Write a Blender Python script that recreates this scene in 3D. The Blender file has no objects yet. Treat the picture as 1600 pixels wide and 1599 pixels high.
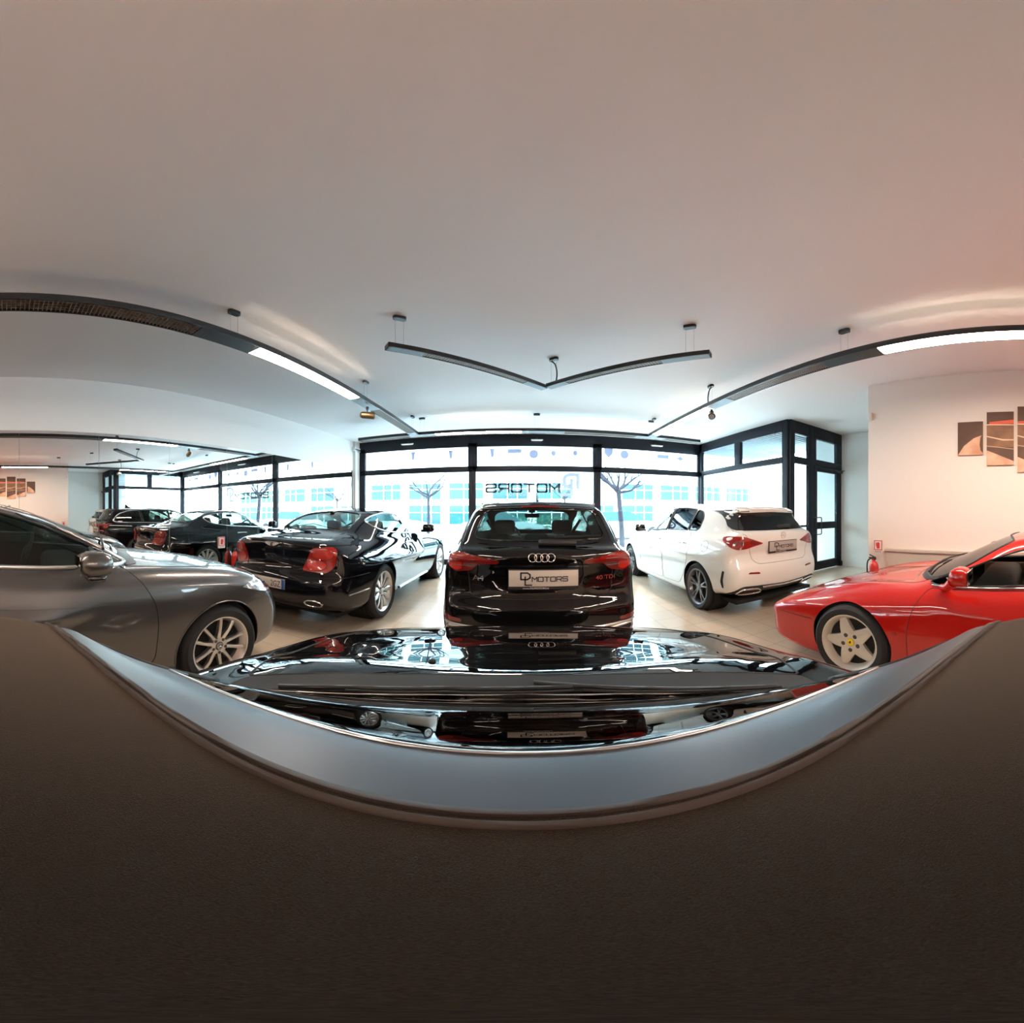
import bpy, bmesh, math, random
import numpy as np
from mathutils import Vector, Matrix
from mathutils.geometry import delaunay_2d_cdt

random.seed(7)
np.random.seed(7)
SC = bpy.context.scene
COL = SC.collection
ZC = 1.36          # lens height above the floor
YAW = 1.8          # camera yaw in degrees, room axes are x right, y towards the shop window

# ------------------------------------------------------------------ materials
MATS = {}


def principled(name, col, rough=0.5, metal=0.0, coat=0.0, spec=0.5, sheen=0.0, emit=None, estr=0.0, coatr=0.03):
    m = bpy.data.materials.new(name)
    m.use_nodes = True
    b = m.node_tree.nodes['Principled BSDF']
    b.inputs['Base Color'].default_value = (col[0], col[1], col[2], 1)
    b.inputs['Roughness'].default_value = rough
    b.inputs['Metallic'].default_value = metal
    b.inputs['Coat Weight'].default_value = coat
    b.inputs['Coat Roughness'].default_value = coatr
    b.inputs['Specular IOR Level'].default_value = spec
    b.inputs['Sheen Weight'].default_value = sheen
    if emit:
        b.inputs['Emission Color'].default_value = (emit[0], emit[1], emit[2], 1)
        b.inputs['Emission Strength'].default_value = estr
    MATS[name] = m
    return m


def nt_of(m):
    nt = m.node_tree
    return nt, nt.nodes, nt.links, nt.nodes['Principled BSDF']


def noise_bump(m, scale, strength, dist=0.01, detail=3.0, coords='Object'):
    nt, N, L, b = nt_of(m)
    tc = N.new('ShaderNodeTexCoord')
    nz = N.new('ShaderNodeTexNoise')
    nz.inputs['Scale'].default_value = scale
    nz.inputs['Detail'].default_value = detail
    bp = N.new('ShaderNodeBump')
    bp.inputs['Strength'].default_value = strength
    bp.inputs['Distance'].default_value = dist
    L.new(tc.outputs[coords], nz.inputs['Vector'])
    L.new(nz.outputs['Fac'], bp.inputs['Height'])
    L.new(bp.outputs['Normal'], b.inputs['Normal'])
    return nz


def noise_colour(m, c1, c2, scale, detail=4.0, lo=0.3, hi=0.7):
    nt, N, L, b = nt_of(m)
    tc = N.new('ShaderNodeTexCoord')
    nz = N.new('ShaderNodeTexNoise')
    nz.inputs['Scale'].default_value = scale
    nz.inputs['Detail'].default_value = detail
    cr = N.new('ShaderNodeValToRGB')
    cr.color_ramp.elements[0].position = lo
    cr.color_ramp.elements[1].position = hi
    cr.color_ramp.elements[0].color = (*c1, 1)
    cr.color_ramp.elements[1].color = (*c2, 1)
    L.new(tc.outputs['Object'], nz.inputs['Vector'])
    L.new(nz.outputs['Fac'], cr.inputs['Fac'])
    L.new(cr.outputs['Color'], b.inputs['Base Color'])


def glass(name, tint, refl=0.06, rough=0.0):
    """thin glazing: tinted see-through plus a fresnel reflection"""
    m = bpy.data.materials.new(name)
    m.use_nodes = True
    nt = m.node_tree
    N, L = nt.nodes, nt.links
    N.remove(N['Principled BSDF'])
    out = N['Material Output']
    tr = N.new('ShaderNodeBsdfTransparent')
    tr.inputs['Color'].default_value = (*tint, 1)
    gl = N.new('ShaderNodeBsdfGlossy')
    gl.inputs['Roughness'].default_value = rough
    # Schlick reflectance, the same from both sides of the pane
    ge = N.new('ShaderNodeNewGeometry')
    dt = N.new('ShaderNodeVectorMath')
    dt.operation = 'DOT_PRODUCT'
    L.new(ge.outputs['Incoming'], dt.inputs[0])
    L.new(ge.outputs['Normal'], dt.inputs[1])

    def mth(op, a, v=None):
        n = N.new('ShaderNodeMath')
        n.operation = op
        if isinstance(a, float):
            n.inputs[0].default_value = a
        else:
            L.new(a, n.inputs[0])
        if v is not None:
            if isinstance(v, float):
                n.inputs[1].default_value = v
            else:
                L.new(v, n.inputs[1])
        return n.outputs[0]
    c1 = mth('SUBTRACT', 1.0, mth('ABSOLUTE', dt.outputs['Value']))
    fz = mth('ADD', mth('MULTIPLY', mth('POWER', c1, 5.0), 0.96 - refl * 0.3), refl * 0.65)
    mx = N.new('ShaderNodeMixShader')
    L.new(fz, mx.inputs['Fac'])
    L.new(tr.outputs['BSDF'], mx.inputs[1])
    L.new(gl.outputs['BSDF'], mx.inputs[2])
    L.new(mx.outputs['Shader'], out.inputs['Surface'])
    MATS[name] = m
    return m


def emission(name, col, strength):
    m = bpy.data.materials.new(name)
    m.use_nodes = True
    nt = m.node_tree
    N, L = nt.nodes, nt.links
    N.remove(N['Principled BSDF'])
    e = N.new('ShaderNodeEmission')
    e.inputs['Color'].default_value = (*col, 1)
    e.inputs['Strength'].default_value = strength
    L.new(e.outputs['Emission'], N['Material Output'].inputs['Surface'])
    MATS[name] = m
    return m


# ------------------------------------------------------------------ mesh builder
class MB:
    def __init__(self):
        self.v = []
        self.f = []

    def add(self, verts, faces):
        b = len(self.v)
        self.v.extend([tuple(map(float, p)) for p in verts])
        self.f.extend([tuple(b + int(i) for i in f) for f in faces])
        return self

    def box(self, c, s, rotz=0.0, bevel=0.0):
        """box at centre c with full sizes s; bevel chamfers all edges"""
        bm = bmesh.new()
        bmesh.ops.create_cube(bm, size=1.0)
        bmesh.ops.scale(bm, vec=Vector(s), verts=bm.verts)
        if bevel > 0:
            bmesh.ops.bevel(bm, geom=list(bm.edges), offset=bevel, segments=2, affect='EDGES', profile=0.5)
        if rotz:
            bmesh.ops.rotate(bm, cent=(0, 0, 0), matrix=Matrix.Rotation(rotz, 3, 'Z'), verts=bm.verts)
        bmesh.ops.translate(bm, vec=Vector(c), verts=bm.verts)
        return self.bm(bm)

    def bm(self, bm):
        bm.verts.index_update()
        self.add([v.co[:] for v in bm.verts], [[v.index for v in f.verts] for f in bm.faces])
        bm.free()
        return self

    def tube(self, pts, r, n=8, closed=False, caps=True):
        P = [Vector(p) for p in pts]
        m = len(P)
        if m < 2:
            return self
        rr = r if hasattr(r, '__len__') else [r] * m
        T = []
        for i in range(m):
            if closed:
                t = P[(i + 1) % m] - P[i - 1]
            else:
                t = P[min(i + 1, m - 1)] - P[max(i - 1, 0)]
            T.append(t.normalized() if t.length > 1e-9 else Vector((0, 0, 1)))
        up = Vector((0, 0, 1)) if abs(T[0].z) < 0.9 else Vector((1, 0, 0))
        a = T[0].cross(up).normalized()
        vs = []
        for i in range(m):
            a = (a - T[i] * a.dot(T[i]))
            a = a.normalized() if a.length > 1e-9 else T[i].orthogonal().normalized()
            b = T[i].cross(a)
            for k in range(n):
                t = 2 * math.pi * k / n
                vs.append(P[i] + (a * math.cos(t) + b * math.sin(t)) * rr[i])
        fs = []
        for i in range(m if closed else m - 1):
            j = (i + 1) % m
            for k in range(n):
                l = (k + 1) % n
                fs.append((i * n + k, i * n + l, j * n + l, j * n + k))
        if caps and not closed:
            fs.append(tuple(range(n - 1, -1, -1)))
            fs.append(tuple((m - 1) * n + k for k in range(n)))
        return self.add(vs, fs)

    def lathe(self, prof, axis='z', n=32, c=(0, 0, 0), closed=False):
        """profile of (radius, height) revolved about an axis through c"""
        vs, fs = [], []
        m = len(prof)
        for (r, h) in prof:
            for k in range(n):
                t = 2 * math.pi * k / n
                a, b = r * math.cos(t), r * math.sin(t)
                p = {'z': (a, b, h), 'x': (h, a, b), 'y': (b, h, a)}[axis]
                vs.append((p[0] + c[0], p[1] + c[1], p[2] + c[2]))
        for i in range(m if closed else m - 1):
            j = (i + 1) % m
            for k in range(n):
                l = (k + 1) % n
                fs.append((i * n + k, i * n + l, j * n + l, j * n + k))
        if not closed:
            fs.append(tuple(range(n - 1, -1, -1)))
            fs.append(tuple((m - 1) * n + k for k in range(n)))
        return self.add(vs, fs)

    def prism(self, outline, h0, h1, axis='z'):
        """outline 2D polygon extruded along axis between h0 and h1"""
        n = len(outline)
        mk = {'z': lambda a, b, h: (a, b, h), 'x': lambda a, b, h: (h, a, b), 'y': lambda a, b, h: (a, h, b)}[axis]
        vs = [mk(a, b, h0) for a, b in outline] + [mk(a, b, h1) for a, b in outline]
        fs = [tuple(range(n - 1, -1, -1)), tuple(range(n, 2 * n))]
        fs += [(i, (i + 1) % n, n + (i + 1) % n, n + i) for i in range(n)]
        return self.add(vs, fs)

    def xf(self, M):
        self.v = [tuple(M @ Vector(p)) for p in self.v]
        return self

    def build(self, name, mat, parent=None, smooth=35, solid=0.0, mats=None, recalc=True):
        me = bpy.data.meshes.new(name)
        me.from_pydata(self.v, [], self.f)
        if recalc:
            bm = bmesh.new()
            bm.from_mesh(me)
            bmesh.ops.recalc_face_normals(bm, faces=bm.faces)
            bm.to_mesh(me)
            bm.free()
        me.materials.append(MATS[mat] if isinstance(mat, str) else mat)
        if smooth:
            me.shade_smooth()
            if smooth < 180:
                me.set_sharp_from_angle(angle=math.radians(smooth))
        me.update()
        o = bpy.data.objects.new(name, me)
        COL.objects.link(o)
        if parent:
            o.parent = parent
        if solid:
            md = o.modifiers.new('thickness', 'SOLIDIFY')
            md.thickness = solid
            md.offset = -1
            if mats:
                me.materials.append(MATS[mats])
                md.material_offset = 1
                md.material_offset_rim = 1
        return o


def tag(o, label=None, cat=None, group=None, kind=None):
    if label:
        o['label'] = label
    if cat:
        o['category'] = cat
    if group:
        o['group'] = group
    if kind:
        o['kind'] = kind
    return o


def empty(name, loc=(0, 0, 0), rz=0.0, parent=None):
    o = bpy.data.objects.new(name, None)
    o.empty_display_size = 0.1
    COL.objects.link(o)
    o.location = loc
    o.rotation_euler = (0, 0, rz)
    if parent:
        o.parent = parent
    return o


def copy_tree(o, parent=None):
    c = o.copy()
    COL.objects.link(c)
    c.parent = parent
    for ch in list(o.children):
        copy_tree(ch, c)
    return c


# ------------------------------------------------------------------ curves
def crom(pts, n=6, closed=True):
    """centripetal-like Catmull-Rom through 2D/3D points"""
    P = np.array(pts, float)
    m = len(P)
    out = []
    rng = range(m) if closed else range(m - 1)
    for i in rng:
        if closed:
            p0, p1, p2, p3 = P[i - 1], P[i], P[(i + 1) % m], P[(i + 2) % m]
        else:
            p1, p2 = P[i], P[i + 1]
            p0 = P[i - 1] if i > 0 else 2 * p1 - p2
            p3 = P[i + 2] if i + 2 < m else 2 * p2 - p1
        t0 = 0.0
        t1 = t0 + max(np.linalg.norm(p1 - p0), 1e-6) ** 0.5
        t2 = t1 + max(np.linalg.norm(p2 - p1), 1e-6) ** 0.5
        t3 = t2 + max(np.linalg.norm(p3 - p2), 1e-6) ** 0.5
        for k in range(n):
            t = t1 + (t2 - t1) * k / n
            A1 = (t1 - t) / (t1 - t0) * p0 + (t - t0) / (t1 - t0) * p1
            A2 = (t2 - t) / (t2 - t1) * p1 + (t - t1) / (t2 - t1) * p2
            A3 = (t3 - t) / (t3 - t2) * p2 + (t - t2) / (t3 - t2) * p3
            B1 = (t2 - t) / (t2 - t0) * A1 + (t - t0) / (t2 - t0) * A2
            B2 = (t3 - t) / (t3 - t1) * A2 + (t - t1) / (t3 - t1) * A3
            out.append((t2 - t) / (t2 - t1) * B1 + (t - t1) / (t2 - t1) * B2)
    if not closed:
        out.append(P[-1])
    return np.array(out)


def fillet(pts, r, n=4):
    """polygon with rounded corners; r a number or one radius per corner"""
    P = [np.array(p, float) for p in pts]
    m = len(P)
    out = []
    for i in range(m):
        ri = r[i] if hasattr(r, '__len__') else r
        a, b, c = P[i - 1], P[i], P[(i + 1) % m]
        u, w = a - b, c - b
        lu, lw = np.linalg.norm(u), np.linalg.norm(w)
        k = min(ri, lu * 0.45, lw * 0.45)
        if k < 1e-5:
            out.append(b)
            continue
        p, q = b + u / lu * k, b + w / lw * k
        for j in range(n + 1):
            t = j / n
            out.append((1 - t) ** 2 * p + 2 * t * (1 - t) * b + t * t * q)
    return np.array(out)


def resample(poly, step, closed=True):
    P = np.array(poly, float)
    if closed:
        P = np.vstack([P, P[:1]])
    d = np.r_[0, np.cumsum(np.linalg.norm(np.diff(P, axis=0), axis=1))]
    n = max(int(round(d[-1] / step)), 6 if closed else 1)
    t = np.linspace(0, d[-1], n + 1)
    Q = np.stack([np.interp(t, d, P[:, k]) for k in range(P.shape[1])], 1)
    return Q[:-1] if closed else Q


def mirror_half(half):
    """closed symmetric outline from its x>=0 half, listed from bottom centre to top centre"""
    H = [tuple(p) for p in half]
    left = [(-x, z) for x, z in reversed(H) if x > 1e-6]
    return H + left


def poly_sd(Q, poly):
    """signed distance (negative inside) and nearest point from points Q (N,2) to a polygon"""
    P = np.asarray(poly, float)
    A, B = P, np.roll(P, -1, axis=0)
    E = B - A
    L2 = (E ** 2).sum(1) + 1e-12
    best = np.full(len(Q), 1e9)
    near = np.zeros((len(Q), 2))
    ins = np.zeros(len(Q), bool)
    for i in range(len(P)):
        W = Q - A[i]
        t = np.clip((W @ E[i]) / L2[i], 0, 1)
        C = A[i] + t[:, None] * E[i]
        d = ((Q - C) ** 2).sum(1)
        k = d < best
        best[k] = d[k]
        near[k] = C[k]
        c = (A[i, 1] > Q[:, 1]) != (B[i, 1] > Q[:, 1])
        if abs(E[i, 1]) > 1e-12:
            xi = A[i, 0] + (Q[:, 1] - A[i, 1]) / E[i, 1] * E[i, 0]
            ins ^= c & (Q[:, 0] < xi)
    d = np.sqrt(best)
    return np.where(ins, -d, d), near


def sstep(a, b, x):
    t = np.clip((x - a) / (b - a), 0, 1)
    return t * t * (3 - 2 * t)


def smax(a, b, r):
    h = np.clip(r - np.abs(a - b), 0, None)
    return np.maximum(a, b) + h * h / (4 * r)


def smin(a, b, r):
    return -smax(-a, -b, r)


# ------------------------------------------------------------------ text helpers
GLYPH = {
    'M': [[(0, 0), (0, 1), (.5, .42), (1, 1), (1, 0)]],
    'O': [[(.08, 0), (.92, 0), (1, .1), (1, .9), (.92, 1), (.08, 1), (0, .9), (0, .1), (.08, 0)]],
    'T': [[(0, 1), (1, 1)], [(.5, 1), (.5, 0)]],
    'R': [[(0, 0), (0, 1), (.9, 1), (1, .9), (1, .55), (.9, .45), (0, .45)], [(.62, .45), (1, 0)]],
    'S': [[(1, .86), (1, .92), (.92, 1), (.08, 1), (0, .92), (0, .6), (.08, .52), (.92, .52), (1, .44), (1, .08), (.92, 0), (.08, 0), (0, .08), (0, .16)]],
    'D': [[(0, 0), (0, 1), (.7, 1), (1, .75), (1, .25), (.7, 0), (0, 0)]],
    'L': [[(0, 1), (0, 0), (1, 0)]],
}


def strokes(text, x0, z0, w, h, gap, lw):
    """rectangles (as 2D quads) that write text in a wide stroke lettering"""
    quads = []
    x = x0
    for ch in text:
        for pl in GLYPH[ch]:
            pts = [np.array((x + a * w, z0 + b * h)) for a, b in pl]
            for p, q in zip(pts[:-1], pts[1:]):
                d = q - p
                l = np.linalg.norm(d)
                d = d / l
                nrm = np.array((-d[1], d[0])) * lw / 2
                e = d * lw * 0.42
                quads.append([p - e + nrm, q + e + nrm, q + e - nrm, p - e - nrm])
        x += w + gap
    return quads


def text_mesh(s, size, sx=1.0, align='CENTER', extrude=0.0005):
    cu = bpy.data.curves.new('lettering', 'FONT')
    cu.body = s
    cu.size = size
    cu.align_x = align
    cu.extrude = extrude
    ob = bpy.data.objects.new('lettering', cu)
    COL.objects.link(ob)
    dg = bpy.context.evaluated_depsgraph_get()
    me = bpy.data.meshes.new_from_object(ob.evaluated_get(dg))
    vs = [(v.co.x * sx, v.co.y, v.co.z) for v in me.vertices]
    fs = [tuple(p.vertices) for p in me.polygons]
    bpy.data.objects.remove(ob)
    bpy.data.curves.remove(cu)
    bpy.data.meshes.remove(me)
    return vs, fs
# ------------------------------------------------------------------ car bodies
class Table:
    """bilinear table of the signed distance to a closed side profile"""

    def __init__(self, ctrl, h=0.0125):
        self.poly = crom(ctrl, 8)
        lo = self.poly.min(0) - 0.4
        hi = self.poly.max(0) + 0.4
        self.lo, self.h = lo, h
        n = np.ceil((hi - lo) / h).astype(int) + 1
        ys = lo[0] + np.arange(n[0]) * h
        zs = lo[1] + np.arange(n[1]) * h
        Y, Z = np.meshgrid(ys, zs, indexing='ij')
        d, _ = poly_sd(np.stack([Y.ravel(), Z.ravel()], 1), self.poly)
        self.t = d.reshape(n)
        self.n = n

    def __call__(self, y, z):
        a = np.clip((y - self.lo[0]) / self.h, 0, self.n[0] - 1.001)
        b = np.clip((z - self.lo[1]) / self.h, 0, self.n[1] - 1.001)
        i, j = a.astype(int), b.astype(int)
        u, v = a - i, b - j
        t = self.t
        return (t[i, j] * (1 - u) * (1 - v) + t[i + 1, j] * u * (1 - v) + t[i, j + 1] * (1 - u) * v + t[i + 1, j + 1] * u * v)


def lut(ctrl, n=160):
    c = crom(ctrl, 10, closed=False)
    o = np.argsort(c[:, 0])
    xs = np.linspace(c[:, 0].min(), c[:, 0].max(), n)
    return xs, np.interp(xs, c[o, 0], c[o, 1])


SHELLS = {}


class Shell:
    """car body as a smooth implicit surface in car space: x right, y forward from the rear axle, z up"""

    def __init__(s, P):
        s.P = P
        s.L = Table(P['lower'])
        s.G = Table(P['house']) if 'house' in P else None
        s.plan = lut(P['plan'])
        s.sec = lut(P['sec'])
        if s.G:
            s.hwb = lut(P['belt_w'])
        s.y0 = s.L.poly[:, 0].min()
        s.y1 = s.L.poly[:, 0].max()
        s.hw = P['hw']

    def F(s, p):
        P = s.P
        x = np.abs(p[:, 0])
        y, z = p[:, 1], p[:, 2]
        ym = 0.5 * (s.y0 + s.y1)
        q = (x / s.hw) ** P.get('qexp', 2.4)
        wf, wr = sstep(ym, s.y1 - 0.3, y), sstep(ym, s.y0 + 0.3, y)
        yL = y + P['cf'] * q * wf - P['cr'] * q * wr
        zL = z + P.get('crown', 0.05) * (x / s.hw) ** 2 * sstep(0.35, 0.7, z)
        for (xr, yr, amp, rx, ry) in P.get('ridge', []):
            zL = zL - amp * np.exp(-((x - xr) / rx) ** 2 - ((y - yr) / ry) ** 2)
        dL = s.L(yL, zL)
        w = np.interp(y, *s.plan)
        for (yw, zw, amp, ry, rz) in P.get('flare', []):
            w = w + amp * np.exp(-((y - yw) / ry) ** 2 - ((z - zw) / rz) ** 2)
        dP = (x - w * np.interp(z, *s.sec)) * 0.97
        f = smax(dL, dP, P.get('rl', 0.12))
        if s.G:
            xg = x / 0.65
            a, b = s.G.poly[:, 0].min(), s.G.poly[:, 0].max()
            gm = 0.5 * (a + b)
            fa, fb = P.get('gfr', (gm + 0.1, b - 0.35 * (b - gm)))
            yG = y + P['gf'] * xg ** 2 * sstep(fa, fb, y) - P['gr'] * xg ** 2 * sstep(-(gm - 0.1), -(a + 0.35 * (gm - a)), -y)
            zG = z + P.get('gcrown', 0.03) * xg ** 2
            dG = s.G(yG, zG)
            zz = np.clip(z - P['zb'], -0.3, 1)
            wg = np.interp(y, *s.hwb) - P['t1'] * zz - P['t2'] * zz * np.abs(zz)
            dS = (x - wg) * 0.93
            f = smin(f, smax(dG, dS, P.get('rg', 0.12)), P.get('ru', 0.05))
        if 'extra' in P:
            f = P['extra'](f, x, y, z)
        return f

    def grad(s, p, e=0.003):
        g = np.zeros_like(p)
        for k in range(3):
            a, b = p.copy(), p.copy()
            a[:, k] += e
            b[:, k] -= e
            g[:, k] = (s.F(a) - s.F(b)) / (2 * e)
        return g

    def normal(s, p):
        g = s.grad(p)
        return g / (np.linalg.norm(g, axis=1)[:, None] + 1e-9)

    def trace(s, o, d, tmax=2.5, n=140):
        """first hit of rays o + t d with the surface"""
        o, d = np.array(o, float), np.array(d, float)
        d = np.broadcast_to(d, o.shape)
        t = np.zeros(len(o))
        lo = np.zeros(len(o))
        best, bt = np.full(len(o), 1e9), np.zeros(len(o))
        hit = np.zeros(len(o), bool)
        for k in range(90):
            a = np.where(~hit & (t < tmax))[0]
            if not len(a):
                break
            f = s.F(o[a] + d[a] * t[a][:, None])
            m = f < best[a]
            best[a[m]], bt[a[m]] = f[m], t[a[m]]
            hit[a[f <= 0]] = True
            g = a[f > 0]
            lo[g] = t[g]
            t[g] = t[g] + np.maximum(0.7 * f[f > 0], 0.0008)
        hi = np.where(hit, t, bt)
        lo = np.where(hit, lo, bt)
        for _ in range(10):
            mid = 0.5 * (lo + hi)
            f = s.F(o + d * mid[:, None])
            lo = np.where(f > 0, mid, lo)
            hi = np.where(f > 0, hi, mid)
        return o + d * (0.5 * (lo + hi))[:, None]

    def lift(s, uv, proj, sg=1):
        """points of an outline in a projection onto the body: side (y,z), rear/front (x,z), top (x,y)"""
        uv = np.asarray(uv, float)
        n = len(uv)
        z0 = np.zeros(n)
        if proj == 'side':
            return s.trace(np.stack([z0 + sg * 1.15, uv[:, 0], uv[:, 1]], 1), (-sg, 0, 0), 1.15)
        if proj == 'rear':
            return s.trace(np.stack([uv[:, 0], z0 + s.y0 - 0.15, uv[:, 1]], 1), (0, 1, 0), 2.6, 260)
        if proj == 'front':
            return s.trace(np.stack([uv[:, 0], z0 + s.y1 + 0.15, uv[:, 1]], 1), (0, -1, 0), 2.6, 260)
        return s.trace(np.stack([uv[:, 0], uv[:, 1], z0 + 1.7], 1), (0, 0, -1), 1.5)

    # -------------------------------------------------------------- surface
    def surface(s, h=0.025):
        mg = 2 * h
        xs = np.arange(-math.ceil((s.hw + 0.08) / h) - 0.5, math.ceil((s.hw + 0.08) / h) + 1) * h
        ys = np.arange(s.y0 - mg, s.y1 + mg + h, h)
        top = (s.G.poly[:, 1].max() if s.G else s.L.poly[:, 1].max()) + mg
        zs = np.arange(s.L.poly[:, 1].min() - mg, top + h, h)
        X, Y, Z = np.meshgrid(xs, ys, zs, indexing='ij')
        V = s.F(np.stack([X.ravel(), Y.ravel(), Z.ravel()], 1)).reshape(X.shape)
        I = V < 0
        c = I[:-1, :-1, :-1].astype(np.int8)
        cnt = np.zeros_like(c)
        off = [(i, j, k) for i in (0, 1) for j in (0, 1) for k in (0, 1)]
        sl = lambda A, o: A[o[0]:A.shape[0] - 1 + o[0], o[1]:A.shape[1] - 1 + o[1], o[2]:A.shape[2] - 1 + o[2]]
        for o in off:
            cnt = cnt + sl(I, o)
        act = (cnt > 0) & (cnt < 8)
        ci = np.argwhere(act)
        idx = np.full(act.shape, -1)
        idx[act] = np.arange(len(ci))
        acc = np.zeros((len(ci), 3))
        num = np.zeros(len(ci))
        for o in off:
            for ax in range(3):
                if o[ax]:
                    continue
                o2 = list(o)
                o2[ax] = 1
                a = V[ci[:, 0] + o[0], ci[:, 1] + o[1], ci[:, 2] + o[2]]
                b = V[ci[:, 0] + o2[0], ci[:, 1] + o2[1], ci[:, 2] + o2[2]]
                m = (a < 0) != (b < 0)
                t = np.where(m, a / np.where(m, a - b, 1), 0)
                pos = np.array(o, float)[None, :].repeat(len(ci), 0)
                pos[:, ax] += t
                acc[m] += pos[m]
                num[m] += 1
        vp = (ci + acc / num[:, None]) * h + np.array([xs[0], ys[0], zs[0]])
        F = []
        for ax in range(3):
            A = [slice(0, -1)] * 3
            d0 = [slice(1, -1)] * 3
            d0[ax] = slice(0, -1)
            d1 = [slice(1, -1)] * 3
            d1[ax] = slice(1, None)
            e0, e1 = I[tuple(d0)], I[tuple(d1)]
            for flip in (False, True):
                m = np.argwhere((e0 & ~e1) if not flip else (~e0 & e1))
                if not len(m):
                    continue
                b = m.copy()
                o1, o2 = [(1, 2), (2, 0), (0, 1)][ax]
                base = m.copy()
                base[:, o1] += 0
                q = []
                for (da, db) in ((0, 0), (1, 0), (1, 1), (0, 1)):
                    w = m.copy()
                    w[:, o1] += da
                    w[:, o2] += db
                    q.append(idx[w[:, 0], w[:, 1], w[:, 2]])
                q = np.stack(q, 1)
                F.append(q if not flip else q[:, ::-1])
        F = np.vstack(F)
        F = F[(F >= 0).all(1)]
        s.v, s.f, s.h = vp, F, h
        s.newton(4)
        for _ in range(3):
            s.relax()
            s.newton(2)
        return s

    def newton(s, n):
        for _ in range(n):
            f = s.F(s.v)
            g = s.grad(s.v)
            st = np.clip(f / ((g ** 2).sum(1) + 1e-6), -s.h, s.h)
            s.v = s.v - g * st[:, None]

    def relax(s):
        acc = np.zeros_like(s.v)
        num = np.zeros(len(s.v))
        for a in range(4):
            i, j = s.f[:, a], s.f[:, (a + 1) % 4]
            np.add.at(acc, i, s.v[j])
            np.add.at(num, i, 1)
            np.add.at(acc, j, s.v[i])
            np.add.at(num, j, 1)
        d = acc / np.maximum(num, 1)[:, None] - s.v
        nn = s.normal(s.v)
        d -= nn * (d * nn).sum(1)[:, None]
        s.v = s.v + 0.5 * d

    def coords(s, proj, V):
        if proj == 'side':
            return V[:, 1:3]
        if proj in ('rear', 'front'):
            return V[:, [0, 2]]
        return V[:, 0:2]

    def mask(s, proj, V, N, lim):
        if proj == 'side':
            return (np.abs(V[:, 0]) > lim) & (N[:, 0] * V[:, 0] > 0)
        if proj == 'rear':
            return (V[:, 1] < lim) & (N[:, 1] < 0.25)
        if proj == 'front':
            return (V[:, 1] > lim) & (N[:, 1] > -0.25)
        return (V[:, 2] > lim) & (N[:, 2] > 0)

    def carve(s, regions):
        """snap the surface to each outline and give its faces a part name; name None removes them"""
        s.part = np.zeros(len(s.f), int)
        s.names = ['body']
        s.lock = np.zeros(len(s.v), bool)
        for (name, proj, outline, lim) in regions:
            N = s.normal(s.v)
            m = s.mask(proj, s.v, N, lim)
            C = s.coords(proj, s.v)
            ol = np.asarray(outline, float)
            bb0, bb1 = ol.min(0) - 0.1, ol.max(0) + 0.1
            m &= ((C > bb0) & (C < bb1)).all(1)
            ii = np.where(m)[0]
            if not len(ii):
                continue
            d, near = poly_sd(C[ii], ol)
            nn = N[ii]
            ax = {'side': 0, 'rear': 1, 'front': 1, 'top': 2}[proj]
            slope = np.maximum(np.abs(nn[:, ax]), 0.35)
            k = (np.abs(d) < 0.55 * s.h * slope) & ~s.lock[ii]
            sn = ii[k]
            cols = {'side': [1, 2], 'rear': [0, 2], 'front': [0, 2], 'top': [0, 1]}[proj]
            old = s.v[sn].copy()
            s.v[np.ix_(sn, cols)] = near[k]
            for _ in range(5):
                f = s.F(s.v[sn])
                g = s.grad(s.v[sn])[:, ax]
                g = np.where(np.abs(g) < 0.2, np.sign(g + 1e-9) * 0.2, g)
                s.v[sn, ax] -= np.clip(f / g, -0.02, 0.02)
            bad = np.linalg.norm(s.v[sn] - old, axis=1) > 2.2 * s.h
            s.v[sn[bad]] = old[bad]
            s.lock[sn[~bad]] = True
            for it in range(2):
                fc = s.v[s.f].mean(1)
                fm = m[s.f].sum(1) >= 3
                Cf = s.coords(proj, fc)
                jj = np.where(fm)[0]
                df, _ = poly_sd(Cf[jj], ol)
                inside = jj[df < 0]
                if it:
                    break
                # second pass: vertices left on the border between inside and outside faces
                cin = np.zeros(len(s.v), int)
                np.add.at(cin, s.f[inside].ravel(), 1)
                call = np.zeros(len(s.v), int)
                np.add.at(call, s.f.ravel(), 1)
                bd = (cin > 0) & (cin < call) & m & ~s.lock
                bi = np.where(bd)[0]
                if len(bi):
                    db, nb = poly_sd(s.coords(proj, s.v[bi]), ol)
                    bi, nb = bi[np.abs(db) < 1.2 * s.h], nb[np.abs(db) < 1.2 * s.h]
                    old = s.v[bi].copy()
                    s.v[np.ix_(bi, cols)] = nb
                    for _ in range(5):
                        f = s.F(s.v[bi])
                        g = s.grad(s.v[bi])[:, ax]
                        g = np.where(np.abs(g) < 0.2, np.sign(g + 1e-9) * 0.2, g)
                        s.v[bi, ax] -= np.clip(f / g, -0.02, 0.02)
                    bad = np.linalg.norm(s.v[bi] - old, axis=1) > 3.0 * s.h
                    s.v[bi[bad]] = old[bad]
                    s.lock[bi[~bad]] = True
            if name is None:
                keep = np.ones(len(s.f), bool)
                keep[inside] = False
                s.f = s.f[keep]
                s.part = s.part[keep]
            else:
                if name not in s.names:
                    s.names.append(name)
                s.part[inside] = s.names.index(name)

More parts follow.
